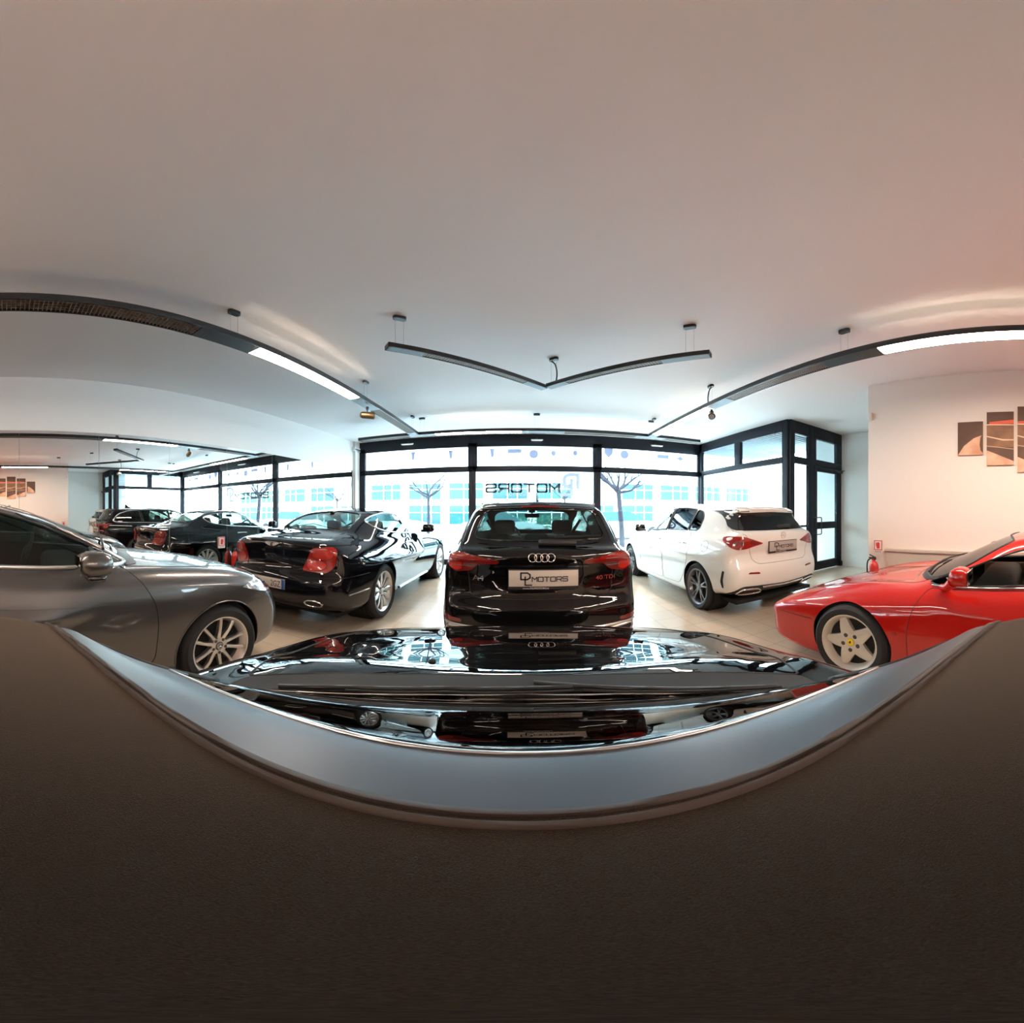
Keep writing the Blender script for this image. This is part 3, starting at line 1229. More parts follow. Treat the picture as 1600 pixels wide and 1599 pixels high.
    for zz in (1.225, 0.845):
        hd.tube([(5.695, YD - 0.03, zz), (5.695, YD - 0.105, zz)], 0.014, 10)
    hd.build('door_handle', 'track_black', d)
    cl = MB().box((6.62, YD - 0.07, 2.335), (0.26, 0.06, 0.055), bevel=0.006)
    cl.tube([(6.72, YD - 0.09, 2.37), (6.84, YD - 0.16, 2.38)], 0.010, 8)
    cl.build('door_closer', 'satin_black', d)
    # dark skirting beside the door
    structure(MB().box((XE - 0.07, YD - 0.02, 0.06), (0.10, 0.12, 0.12)).build('baseboard_door', 'window_metal', smooth=0))

    # ---------------- film lettering and stickers on the glass
    fl = MB()
    y = YF - 0.008
    for q in strokes('MOTORS', 0, 0, 0.235, 0.19, 0.08, 0.046):
        fl.prism([(0.92 - a, 1.846 + b) for a, b in q], y, y - 0.0015, 'y')
    o = fl.build('window_lettering', 'frosted_dark', smooth=0)
    tag(o, 'dark film word reading MOTORS seen back to front on middle window pane', 'lettering')
    fl = MB()

    def arcband(cx, cz, r0, r1, a0, a1, n=14):
        pts = [(cx + r1 * math.cos(t), cz + r1 * math.sin(t)) for t in np.linspace(a0, a1, n)]
        pts += [(cx + r0 * math.cos(t), cz + r0 * math.sin(t)) for t in np.linspace(a1, a0, n)]
        fl.prism(pts, y, y - 0.0015, 'y')
    fl.prism([(1.44, 2.33), (1.20, 2.33), (1.20, 2.24), (1.44, 2.24)], y, y - 0.0015, 'y')
    arcband(1.20, 2.125, 0.115, 0.205, math.pi * 0.5, math.pi * 1.5)
    fl.prism([(1.44, 2.24), (1.35, 2.24), (1.35, 1.92), (1.44, 1.92)], y - 0.002, y - 0.0035, 'y')
    fl.prism([(1.27, 2.18), (1.19, 2.18), (1.19, 1.74), (1.27, 1.74)], y - 0.002, y - 0.0035, 'y')
    fl.prism([(1.19, 1.815), (0.95, 1.815), (0.95, 1.74), (1.19, 1.74)], y, y - 0.0015, 'y')
    o = fl.build('window_emblem', 'frosted_film', smooth=0)
    tag(o, 'pale film monogram of letters D and L seen reversed on the middle pane', 'emblem')
    vs, fs = text_mesh('WWW.DLMOTORS.IT', 0.085, 1.2)
    o = MB().add([(0.06 - a, y - b2, 1.755 + b) for a, b, b2 in vs], fs).build('window_web_address', 'frosted_film', smooth=0)
    tag(o, 'small pale web address film under the reversed word on middle pane', 'lettering')

    def sticker(x, z, kind, label):
        if kind == 'circle':
            ol = [(x + 0.085 * math.cos(t), z + 0.085 * math.sin(t)) for t in np.linspace(0, 2 * math.pi, 28, endpoint=False)]
        elif kind == 'small':
            ol = [(x + 0.045 * math.cos(t), z + 0.055 * math.sin(t)) for t in np.linspace(0, 2 * math.pi, 20, endpoint=False)]
        elif kind == 'bar':
            ol = fillet([(x - 0.13, z - 0.04), (x + 0.13, z - 0.04), (x + 0.13, z + 0.04), (x - 0.13, z + 0.04)], 0.012)
        elif kind == 'shield':
            ol = fillet([(x - 0.085, z + 0.09), (x + 0.085, z + 0.09), (x + 0.085, z - 0.01), (x, z - 0.10), (x - 0.085, z - 0.01)], 0.02)
        elif kind == 'fork':
            ol = [(x - 0.06, z + 0.10), (x - 0.02, z + 0.07), (x, z + 0.075), (x + 0.02, z + 0.07), (x + 0.06, z + 0.10), (x + 0.035, z + 0.03), (x + 0.028, z - 0.07), (x, z - 0.10), (x - 0.028, z - 0.07), (x - 0.035, z + 0.03)]
        else:
            ol = [(x - 0.10, z), (x - 0.03, z + 0.03), (x, z + 0.07), (x + 0.03, z + 0.03), (x + 0.10, z), (x + 0.03, z - 0.03), (x, z - 0.07), (x - 0.03, z - 0.03)]
        ol = [(x + (p[0] - x) * 1.35, z + (p[1] - z) * 1.35) for p in ol]
        o = MB().prism(list(reversed([tuple(p) for p in ol])), YF - 0.007, YF - 0.009, 'y').build('window_sticker', 'frosted_film', smooth=0)
        tag(o, label, 'sticker', 'pale stickers on the upper window panes')

    for s in [(-2.809, 2.84, 'fork', 'pale fork shaped sticker on upper left pane, nearer the mirror wall'),
              (-1.799, 2.83, 'fork', 'pale fork shaped sticker on upper left pane, nearer the middle pane'),
              (-0.745, 2.846, 'fork', 'pale fork shaped sticker, the only one on the upper middle pane'),
              (-0.19, 2.876, 'bar', 'pale bar shaped sticker on the upper middle pane'),
              (0.285, 2.80, 'circle', 'large pale round sticker in the middle of the upper middle pane'),
              (0.777, 2.83, 'small', 'small pale oval sticker right of the large round one'),
              (1.324, 2.843, 'small', 'small pale oval sticker next to the right window post'),
              (2.19, 2.88, 'shield', 'pale shield shaped sticker on the upper right pane'),
              (2.62, 2.86, 'circle', 'pale round sticker beside the shield on the upper right pane'),
              (3.72, 2.87, 'bar', 'pale bar shaped sticker on the upper right pane'),
              (4.25, 2.85, 'star', 'pale winged diamond sticker by the glazed corner')]:
        sticker(*s)


build_room()
# ------------------------------------------------------------------ suspended lights and wall fittings
def track(name, p0, p1, lit, louvre, label, canopies, width=0.18, z=2.93, hgt=0.06, cord=(), cap_dir=None, stubs=()):
    """hanging light profile from p0 to p1 (plan points); lit / louvre are distance ranges along it"""
    p0, p1 = Vector((*p0, 0)), Vector((*p1, 0))
    d = (p1 - p0)
    ln = d.length
    d.normalize()
    root = empty(name, (p0.x, p0.y, z), math.atan2(d.y, d.x))
    tag(root, label, 'ceiling light', 'black suspended strip lights')
    w = width
    mb = MB()
    # open channel: two side walls, a top web, closed ends, solid soffit between the inserts
    mb.box((ln / 2, w / 2 - 0.006, hgt / 2), (ln, 0.012, hgt), bevel=0.002)
    mb.box((ln / 2, -w / 2 + 0.006, hgt / 2), (ln, 0.012, hgt), bevel=0.002)
    cuts = sorted(list(lit) + list(louvre))
    x = 0.0
    for a, b in cuts + [(ln, ln)]:
        if a - x > 0.01:
            mb.box(((a + x) / 2, 0, 0.006), (a - x, w - 0.024, 0.012))
        x = b
    x = 0.0
    for a, b in sorted(lit) + [(ln, ln)]:
        if a - x > 0.01:
            mb.box(((a + x) / 2, 0, hgt - 0.008), (a - x, w - 0.024, 0.008))
        x = b
    for e in (0.004, ln - 0.004):
        mb.box((e, 0, hgt / 2), (0.008, w, hgt))
    mb.build('housing', 'track_black', root, smooth=30)
    for a, b in lit:
        g = MB()
        L = b - a - 0.01
        n = 10
        arc = [(w / 2 - 0.014) * math.cos(t) for t in np.linspace(math.pi, 2 * math.pi, n)]
        hz = [0.004 + 0.010 * math.sin(t) for t in np.linspace(math.pi, 2 * math.pi, n)]
        vs, fs = [], []
        for xx in (a + 0.005, a + 0.03, b - 0.03, b - 0.005):
            k = 1.0 if xx in (a + 0.03, b - 0.03) else 0.55
            vs += [(xx, y, 0.004 + (h - 0.004) * k) for y, h in zip(arc, hz)]
        for i in range(3):
            for j in range(n - 1):
                fs.append((i * n + j, i * n + j + 1, (i + 1) * n + j + 1, (i + 1) * n + j))
        g.add(vs, fs).build('diffuser', 'lamp_lit', root, smooth=60)
        MB().box(((a + b) / 2, 0, hgt - 0.004), (L, w - 0.03, 0.004)).build('uplight_lens', 'lamp_uplight', root, smooth=0)
    for a, b in louvre:
        g = MB()
        nn = int((b - a) / 0.03)
        for k in range(nn):
            g.box((a + (k + 0.5) * (b - a) / nn, 0, 0.014), (0.004, w - 0.03, 0.022))
        for yy in (-w * 0.3, -w * 0.1, w * 0.1, w * 0.3):
            g.box(((a + b) / 2, yy, 0.016), (b - a, 0.004, 0.018))
        g.box(((a + b) / 2, 0, 0.034), (b - a, w - 0.026, 0.003))
        g.build('louvre', 'louvre_metal', root, smooth=0)
    for s in canopies:
        c = MB()
        ol = [(0.055 * math.copysign(1, math.cos(t)) * 0.6 + 0.03 * math.cos(t), 0.03 * math.sin(t)) for t in np.linspace(0.02, 2 * math.pi + 0.02, 24, endpoint=False)]
        c.prism(ol, H - z - 0.035, H - z, 'z')
        o = c.build('ceiling_canopy', 'track_black', root, 40)
        o.location = (s, 0, 0)
        cb = MB()
        for q in (-0.04, 0.04):
            cb.tube([(q, 0, 0.06 if hgt > 0.05 else 0.05), (q, 0, H - z - 0.03)], 0.0012, 5)
        cb.build('suspension_wire', 'cable_steel', o)
    for s in cord:
        zt = H - z - 0.03
        cc = crom([(s - 0.02, 0, zt), (s + 0.03, 0.01, zt - 0.06), (s + 0.06, 0.01, 0.17), (s + 0.055, 0, 0.055)], 6, closed=False)
        MB().tube(cc.tolist(), 0.009, 8).build('power_cord', 'track_black', root)
    return root


def build_lights():
    track('suspended_strip_light', (-2.135, -5.0), (-2.135, 6.21), [(6.98, 8.78), (2.5, 4.5), (0.2, 2.2)], [(4.75, 6.38), (9.4, 11.0)],  # unseen lit sections behind the camera are added and lengthened to fill the ceiling
          'long black strip light hanging parallel to the mirror wall, above the grey and black cars', [6.75, 9.1, 11.1])
    track('suspended_strip_light', (-3.42, 6.30), (3.78, 6.30), [(1.70, 3.41)], [(0.05, 1.15), (4.25, 5.7), (6.35, 7.1)],
          'black strip light hanging along the shop window with one lit section', [1.42, 3.70, 6.05])
    track('suspended_strip_light', (2.61, -5.0), (2.61, 6.21), [(4.70, 6.33), (9.02, 11.0), (2.4, 4.4), (0.2, 2.2)], [(6.95, 8.52)],  # rear lit sections, out of view, are extra fill for the back of the room
          'long black strip light hanging beside the warm wall above the red car', [6.72, 9.0, 11.1], cord=(9.0,))
    a, b, c = (-1.14, 2.58), (0.265, 3.92), (1.63, 2.50)
    track('suspended_strip_light', a, b, [], [(0.36, 1.62)], 'left arm of the V of two short black strip lights over the black estate', [0.12], width=0.10, z=2.905, hgt=0.05)
    track('suspended_strip_light', (b[0] + 0.05, b[1] - 0.05), c, [], [(0.28, 1.42)], 'right arm of the V of two short black strip lights over the black estate', [0.08, 1.70],
          width=0.10, z=2.905, hgt=0.05, cord=(0.06,))
    # dark spots on short stems under the strips
    def spot(x, y, rz, tilt, label):
        r = empty('spotlight', (x, y, 2.903), rz)
        tag(r, label, 'spotlight', 'bronze spotlights under the strip lights')
        MB().lathe([(0.022, 0.0), (0.022, -0.03), (0.014, -0.04), (0.008, -0.05), (0.008, -0.085)], 'z', 16).build('stem', 'track_black', r, 30)
        m = MB().lathe([(0.001, -0.105), (0.03, -0.102), (0.045, -0.09), (0.052, -0.07), (0.053, 0.10), (0.050, 0.103), (0.047, 0.09), (0.03, 0.06), (0.001, 0.055)], 'y', 28)
        m.xf(Matrix.Translation((0, 0, -0.135)) @ Matrix.Rotation(tilt, 4, 'X'))
        m.build('lamp_head', 'spot_bronze', r, 40)
        l = MB().lathe([(0.040, 0.078), (0.001, 0.080)], 'y', 20)
        l.xf(Matrix.Translation((0, 0, -0.135)) @ Matrix.Rotation(tilt, 4, 'X'))
        l.build('lens', 'lamp_off', r, 40)
        MB().box((0, 0, -0.045), (0.07, 0.03, 0.02), bevel=0.004).build('bracket', 'track_black', r)
    spot(-2.12, 4.12, math.radians(-68), -0.12, 'bronze cylinder spotlight under the strip by the mirror wall, seen side on')
    spot(2.61, 3.98, math.radians(150), -0.05, 'dark spotlight under the strip by the warm wall, seen end on')
    # three white floodlights on the window head
    for x, lb in ((-2.92, 'small white floodlight on the black head of the left window'), (0.36, 'small white floodlight on the black head of the middle window'),
                  (3.48, 'small white floodlight on the black head of the right window')):
        r = empty('floodlight', (x, YF - 0.045, 3.17))
        tag(r, lb, 'floodlight', 'white floodlights on the window head')
        b = MB().box((0, -0.10, -0.012), (0.29, 0.17, 0.03), bevel=0.006)
        b.xf(Matrix.Rotation(math.radians(12), 4, 'X')).build('body', 'white_plastic', r)
        b = MB().box((0, -0.10, -0.030), (0.25, 0.13, 0.008))
        b.xf(Matrix.Rotation(math.radians(12), 4, 'X')).build('lens', 'flood_led', r, smooth=0)
        MB().box((0, -0.008, 0.02), (0.05, 0.016, 0.06), bevel=0.003).build('mount_bracket', 'satin_black', r)
    # emergency lamp high on the left wall
    r = empty('emergency_light', (XL + 0.0, 7.88, 3.09))
    tag(r, 'white emergency light high on the left wall in the window corner', 'wall lamp')
    MB().box((0.05, 0, 0), (0.10, 0.32, 0.11), bevel=0.012).build('body', 'white_plastic', r)
    MB().box((0.085, 0, -0.015), (0.05, 0.28, 0.05), bevel=0.01).build('diffuser', 'lamp_clear', r)
    # alarm sensor on the end of the warm wall
    r = empty('motion_sensor', (XR - 0.0, 2.31, 2.79))
    tag(r, 'small white motion sensor on the upper corner of the warm wall', 'sensor')
    MB().box((-0.03, 0, 0), (0.06, 0.07, 0.125), bevel=0.014).build('body', 'white_plastic', r)
    MB().box((-0.004, 0, 0), (0.008, 0.05, 0.09)).build('wall_mount', 'white_plastic', r)
    MB().box((-0.058, 0, -0.02), (0.012, 0.05, 0.06), bevel=0.005).build('lens', 'lamp_off', r)

    # ---------------- fire points
    def extinguisher(x, y, facing, label, slabel, sz, sy):
        r = empty('fire_extinguisher', (x + facing * 0.09, y, 0.47))
        tag(r, label, 'fire extinguisher', 'red fire extinguishers on the walls')
        MB().lathe([(0.001, -0.30), (0.055, -0.30), (0.066, -0.28), (0.066, 0.10), (0.060, 0.14), (0.040, 0.175), (0.022, 0.19), (0.022, 0.21), (0.001, 0.21)], 'z', 28).build('cylinder', 'extinguisher_red', r, 40)
        v = MB().box((0, 0, 0.225), (0.035, 0.06, 0.04), bevel=0.006)
        v.tube([(0, -0.02, 0.24), (0, 0.07, 0.275)], 0.009, 8)
        v.tube([(0, -0.02, 0.235), (0, 0.08, 0.235)], 0.008, 8)
        v.build('valve', 'satin_black', r)
        MB().lathe([(0.02, 0), (0.02, 0.012)], 'x', 14, (0.02 * facing, 0.0, 0.228)).build('gauge', 'chrome', r)
        hs = crom([(0.0, -0.03, 0.235), (0.02 * facing, -0.085, 0.19), (0.03 * facing, -0.092, 0.0), (0.05 * facing, -0.075, -0.16), (0.05 * facing, -0.05, -0.2)], 6, closed=False) if sy > 0 else \
            crom([(0.0, 0.03, 0.235), (0.02 * facing, 0.085, 0.19), (0.03 * facing, 0.092, 0.0), (0.05 * facing, 0.075, -0.16), (0.05 * facing, 0.05, -0.2)], 6, closed=False)
        MB().tube(hs.tolist(), 0.011, 8).build('hose', 'satin_black', r)
        lab = MB()
        vs, fs = [], []
        for k in range(9):
            t = (0.0 if facing > 0 else math.pi) + (k - 4) * 0.2
            vs += [(0.0672 * math.cos(t), 0.0672 * math.sin(t), -0.03), (0.0672 * math.cos(t), 0.0672 * math.sin(t), -0.13)]
        for k in range(8):
            fs.append((2 * k, 2 * k + 1, 2 * k + 3, 2 * k + 2))
        lab.add(vs, fs).build('paper_label', 'sign_white', r, 60)
        MB().box((-facing * 0.078, 0, 0.06), (0.024, 0.05, 0.10), bevel=0.003).build('wall_mount', 'satin_black', r)
        # sign above it: standing out from the wall
        s = empty('fire_sign', (x + facing * 0.012, y + sz[0], sz[1]))
        tag(s, slabel, 'sign', 'fire extinguisher signs')
        MB().box((0, 0, 0), (0.012, 0.135, 0.19)).build('panel', 'sign_white', s, smooth=0)
        f = facing * 0.0075
        g = MB()
        for (cy, cz, w, h) in ((0, 0.082, 0.125, 0.010), (0, -0.047, 0.125, 0.010), (-0.058, 0.018, 0.009, 0.13), (0.058, 0.018, 0.009, 0.13)):
            g.box((f, cy, cz), (0.003, w, h))
        g.build('red_border', 'sign_red', s, smooth=0)
        g = MB()
        g.prism([(-0.024, -0.03), (0.024, -0.03), (0.024, 0.045), (0.012, 0.06), (-0.012, 0.06), (-0.024, 0.045)], f - 0.001, f + 0.0015, 'x')
        g.box((f, 0.032, 0.03), (0.003, 0.008, 0.06))
        g.build('red_pictogram', 'sign_red', s, smooth=0)
        g = MB()
        g.box((f, 0, -0.072), (0.003, 0.10, 0.018))
        g.build('caption_strip', 'plate_grey', s, smooth=0)

    extinguisher(XR - 0.07, 2.17, -1, 'red fire extinguisher by the end of the warm wall, behind the red sports car',
                 'red and white fire extinguisher sign on the warm wall above the extinguisher', (-0.03, 0.86), -1)
    extinguisher(XL + 0.016, 3.58, 1, 'red fire extinguisher in front of the mirror wall, between the grey and black cars',
                 'red and white fire extinguisher sign stuck on the mirror wall', (-0.23, 0.83), -1)

    # ---------------- five canvas prints on the warm wall
    spans = [(0.665, 1.0, 2.107, 2.565), (0.264, 0.615, 1.964, 2.69), (-0.135, 0.215, 1.87, 2.759), (-0.535, -0.185, 1.964, 2.69), (-0.92, -0.585, 2.107, 2.565)]
    labs = ['small dark canvas print nearest the shop window on the warm wall', 'medium canvas print beside the smallest one, with red lamp strip and light lines',
            'tallest canvas print of the set, in the middle of the warm wall', 'medium canvas print past the tallest one, away from the window', 'small canvas print at the far end of the set, away from the window']
    for i, (y0, y1, z0, z1) in enumerate(spans):
        r = empty('canvas_print', (XR - 0.012, (y0 + y1) / 2, (z0 + z1) / 2))
        tag(r, labs[i], 'picture', 'set of five canvas prints of a car')
        w, h = y1 - y0, z1 - z0
        MB().box((0, 0, 0), (0.024, w, h), bevel=0.002).build('stretched_canvas', 'canvas_edge', r, smooth=30)
        P = lambda pts, mat, nm, k=0: MB().prism([(a, b) for a, b in pts], -0.0125 - 0.0006 * k, -0.0135 - 0.0006 * k, 'x').build(nm, mat, r, smooth=0)
        a, b = w / 2, h / 2
        P([(-a, -b), (a, -b), (a, b), (-a, b)], 'print_dark', 'printed_picture')
        if i in (0, 4):
            s = -1 if i == 0 else 1
            P([(-s * a, -b), (s * a, -b), (s * a, 0.04 * 1), (s * a * 0.3, 0.0), (-s * a * 0.5, -b * 0.45)], 'print_glow', 'printed_floor', 1)
            P([(s * a, -b * 0.9), (s * a * 0.82, -b * 0.75), (s * a * 0.74, -b * 0.4), (s * a * 0.80, 0.0), (s * a, 0.06)], 'print_dark', 'printed_tyre', 2)
        else:
            zb = z0 - 1.964                 # so that the drawn body lines run on from print to print
            zz = lambda q: q - (z0 + z1) / 2
            P([(-a, zz(2.20)), (a, zz(2.20)), (a, zz(2.50)), (-a, zz(2.50))], 'print_body', 'printed_tail', 1)
            P([(-a, zz(2.52)), (a * (0.8 if i == 1 else 1), zz(2.515)), (a * (0.8 if i == 1 else 1), zz(2.55)), (-a, zz(2.575))], 'print_lamp', 'printed_lamp_strip', 2)
            P([(-a, zz(2.495)), (a, zz(2.505)), (a, zz(2.52)), (-a, zz(2.51))], 'print_line', 'printed_upper_line', 3)
            P([(-a, zz(2.29)), (-a * 0.2, zz(2.29)), (a, zz(2.345)), (a, zz(2.36)), (-a * 0.2, zz(2.31)), (-a, zz(2.305))], 'print_line', 'printed_lower_line', 3)
            P([(-a, zz(2.17)), (a, zz(2.22)), (a, zz(2.226)), (-a, zz(2.176))], 'print_line', 'printed_sill_line', 3)
            P([(-a, -b), (a, -b), (a, zz(z0 + 0.20)), (-a, zz(z0 + 0.05))], 'print_glow', 'printed_floor', 2)
    if True:
        pass


build_lights()
# ------------------------------------------------------------------ what lies outside the window
def tree(x, y, h, r, seed, label, lean=0.0):
    rnd = random.Random(seed)
    root = empty('bare_tree', (x, y, 0.0))
    tag(root, label, 'tree', 'bare street trees')
    top = Vector((lean, 0, h))
    tr = MB()
    pts = [(0, 0, -0.05), (lean * 0.2, 0, h * 0.35), (lean * 0.6, 0.02, h * 0.7), tuple(top)]
    P = crom(pts, 6, closed=False)
    tr.tube(P.tolist(), np.linspace(r * 1.15, r * 0.85, len(P)).tolist(), 12)
    tr.lathe([(r * 0.88, h - 0.1), (r * 1.1, h), (r * 0.7, h + 0.09), (0.01, h + 0.11)], 'z', 12, (lean, 0, 0))
    tr.build('trunk', 'bark', root)
    br = MB()

    def grow(p, d, ln, rad, depth):
        d = d.normalized()
        q = p + d * ln
        m = p + d * ln * 0.5 + Vector((rnd.uniform(-1, 1), rnd.uniform(-1, 1), rnd.uniform(-0.5, 0.6))) * ln * 0.10
        c = crom([tuple(p), tuple(m), tuple(q)], 4, closed=False)
        br.tube(c.tolist(), np.linspace(rad * 1.7, rad * 1.05, len(c)).tolist(), 6)
        if depth == 0:
            return
        for k in range(rnd.choice((2, 2, 3))):
            nd = d + Vector((rnd.uniform(-1, 1), rnd.uniform(-0.8, 0.8), rnd.uniform(-0.25, 0.8))) * 0.75
            grow(q, nd, ln * rnd.uniform(0.5, 0.8), rad * 0.55, depth - 1)
    n = 8
    for k in range(n):
        t = 2 * math.pi * k / n + rnd.uniform(-0.3, 0.3)
        el = rnd.uniform(0.15, 1.1)
        grow(top + Vector((0, 0, rnd.uniform(-0.12, 0.06))), Vector((math.cos(t), math.sin(t) * 0.7, el)), rnd.uniform(0.45, 0.8), r * 0.36, 2)
    br.build('branches', 'bark', root)


def street_car(x, y, rz, mat, label):
    r = empty('parked_car', (x, y, -0.06), rz)
    tag(r, label, 'car', 'cars parked in the street')
    b = MB()
    prof = fillet([(-2.05, 0.25), (-2.1, 0.75), (-1.7, 0.92), (1.05, 0.95), (1.95, 0.80), (2.1, 0.55), (2.05, 0.25)], 0.12)
    b.prism([tuple(p) for p in prof], -0.86, 0.86, 'y')
    b.build('body', mat, r, 40)
    c = MB()
    lo = fillet([(-1.75, 0.9), (-1.35, 1.40), (0.15, 1.42), (1.05, 0.92)], 0.1)
    n = len(lo)
    vs = [(a, -0.80 + (z - 0.9) * 0.3, z) for a, z in lo] + [(a, 0.80 - (z - 0.9) * 0.3, z) for a, z in lo]
    c.add(vs, [tuple(range(n)), tuple(range(2 * n - 1, n - 1, -1))] + [(i, (i + 1) % n, n + (i + 1) % n, n + i) for i in range(n)])
    c.build('cabin_glass', 'facade_glass_dark', r, 40)
    for sx in (-1.3, 1.3):
        for sy in (-0.80, 0.80):
            MB().lathe([(0.0, -0.1), (0.32, -0.1), (0.32, 0.1), (0.0, 0.1)], 'y', 24, (sx, sy, 0.33)).build('wheel', 'tyre', r)


def build_outside():
    structure(MB().box((1.0, 11.4, -0.08), (60, 6.4, 0.12)).build('pavement', 'pavement', smooth=0))
    structure(MB().box((1.0, 18.6, -0.12), (60, 8.0, 0.12)).build('street', 'asphalt', smooth=0))
    structure(MB().box((1.0, 28.0, -0.08), (60, 10.8, 0.12)).build('far_pavement', 'pavement', smooth=0))
    structure(MB().box((14.2, 4.5, -0.085), (14.4, 7.2, 0.11)).build('side_pavement', 'pavement', smooth=0))
    # ribbed canopy over the pavement
    c = empty('canopy', (0, 0, 0))
    tag(c, 'ribbed metal canopy over the pavement outside the shop window', 'canopy')
    MB().box((0.25, 8.75, 3.36), (9.2, 1.15, 0.06)).build('soffit_sheet', 'soffit', c, smooth=0)
    g = MB()
    for k in range(52):
        g.box((-4.2 + k * 0.172, 8.76, 3.312), (0.05, 1.12, 0.036))
    g.build('soffit_rib', 'soffit_rib', c, smooth=0)
    MB().box((6.55, 7.05, 3.36), (3.1, 4.6, 0.06)).build('corner_soffit', 'soffit', c, smooth=0)
    g = MB()
    for k in range(30):
        g.box((6.5, 4.95 + k * 0.15, 3.315), (3.0, 0.03, 0.03))
    g.build('corner_rib', 'soffit_rib', c, smooth=0)
    MB().box((1.6, 9.34, 3.40), (13.0, 0.05, 0.10)).build('fascia', 'facade_white', c, smooth=0)
    structure(MB().box((7.06, 5.2, 1.66), (0.36, 1.2, 3.32)).build('wall_outside_pier', 'facade_white', smooth=0))
    # the building across the street
    b = empty('street_office_building', (0, 26.5, 0))
    tag(b, 'long white office building with turquoise windows across the street', 'building')
    MB().box((2, 3.2, 4.4), (52, 6.0, 8.8)).build('facade_wall', 'facade_white', b, smooth=0)
    MB().box((2, 0.05, 4.15), (52, 0.35, 0.35), bevel=0.02).build('cornice', 'facade_band', b, smooth=0)
    rnd = random.Random(5)
    for fl, (z0, z1) in enumerate(((0.25, 1.9), (2.35, 3.75))):
        for k in range(12):
            x = -19 + k * 3.6
            if (k * 5 + fl * 3) % 7 == 3:
                continue
            w = MB().box((x, 0.12, (z0 + z1) / 2), (2.9, 0.10, z1 - z0))
            f = w.build('window_glazing', 'facade_glass' if (k + fl) % 3 else 'facade_glass_dark', b, smooth=0)
            g = MB()
            for q in (-1.45, -0.2, 0.6, 1.45):
                g.box((x + q, 0.04, (z0 + z1) / 2), (0.07, 0.10, z1 - z0 + 0.1))
            for q in (z0, z0 + (z1 - z0) * 0.62, z1):
                g.box((x, 0.04, q), (2.95, 0.10, 0.07))
            g.build('glazing_bars', 'facade_white', f, smooth=0)
    for k in range(5):
        MB().box((-12 + k * 7.4, -0.3, 4.55), (3.0, 0.10, 0.42), bevel=0.02).build('shop_fascia', 'facade_band', b, smooth=0)
    vs, fs = text_mesh('NUOVO', 0.6, 1.2)
    MB().add([(-9.0 - a, -0.36 - c2, 4.36 + b2) for a, b2, c2 in vs], fs).build('fascia_lettering', 'facade_white', b, smooth=0)
    tree(-3.56, 12.0, 1.95, 0.055, 3, 'slim bare street tree outside the left window')
    tree(3.80, 12.0, 2.15, 0.10, 11, 'thick pollarded bare tree outside the right window', lean=-0.15)
    tree(2.3, 17.5, 2.1, 0.05, 23, 'thin distant bare tree between the middle and right windows')
    street_car(-6.8, 15.8, 0.05, 'street_car_paint', 'grey car parked in the street beyond the left window')
    street_car(5.2, 16.2, 0.0, 'facade_white', 'white car parked in the street beyond the right window')
    street_car(-1.0, 16.0, 0.0, 'street_car_paint', 'grey car parked in the street straight behind the estate')
    # low hedge seen between the front seats of the estate
    h = MB()
    rr = random.Random(9)
    for k in range(900):
        p = Vector((rr.uniform(-1.6, 3.4), rr.uniform(20.6, 21.4), rr.uniform(0.0, 1.1)))
        s = rr.uniform(0.05, 0.11)
        n1 = Vector((rr.uniform(-1, 1), rr.uniform(-1, 1), rr.uniform(-1, 1))).normalized() * s
        n2 = n1.orthogonal().normalized() * s * 0.6
        h.add([p - n1, p + n2, p + n1, p - n2], [(0, 1, 2, 3)])
    o = h.build('hedge', 'hedge_leaf', smooth=0)
    tag(o, 'clipped green hedge across the street in front of the offices', 'hedge', kind='stuff')


build_outside()
# ------------------------------------------------------------------ shared car pieces
WIN_IN = 0.003


def oval(cx, cz, rx, rz, n=28):
    return [(cx + rx * math.cos(t), cz + rz * math.sin(t)) for t in np.linspace(0, 2 * math.pi, n, endpoint=False)]


def offset_poly(poly, d):
    """grow (d>0) or shrink an outline"""
    P = resample(poly, 0.02)
    nx = np.roll(P, -1, 0) - np.roll(P, 1, 0)
    n = np.stack([nx[:, 1], -nx[:, 0]], 1)
    n /= np.linalg.norm(n, axis=1)[:, None] + 1e-9
    area = (P[:, 0] * np.roll(P[:, 1], -1) - np.roll(P[:, 0], -1) * P[:, 1]).sum()
    return P + n * d * (1 if area > 0 else -1)


def glaze(sh, root, outline, proj, mat, name='window', sg=1, grow=0.012, off=-0.004, trim=None, trim_r=0.006, trim_name='window_trim', step=0.05):
    o = sh.patch(offset_poly(outline, grow), proj, off, 0.004, sg, step).build(name, mat, root, 50)
    if trim:
        mb = sh.line(outline, proj, trim_r, 0.001, sg, closed=True, step=0.03)
        mb.build(trim_name, trim, o, 60)
    return o


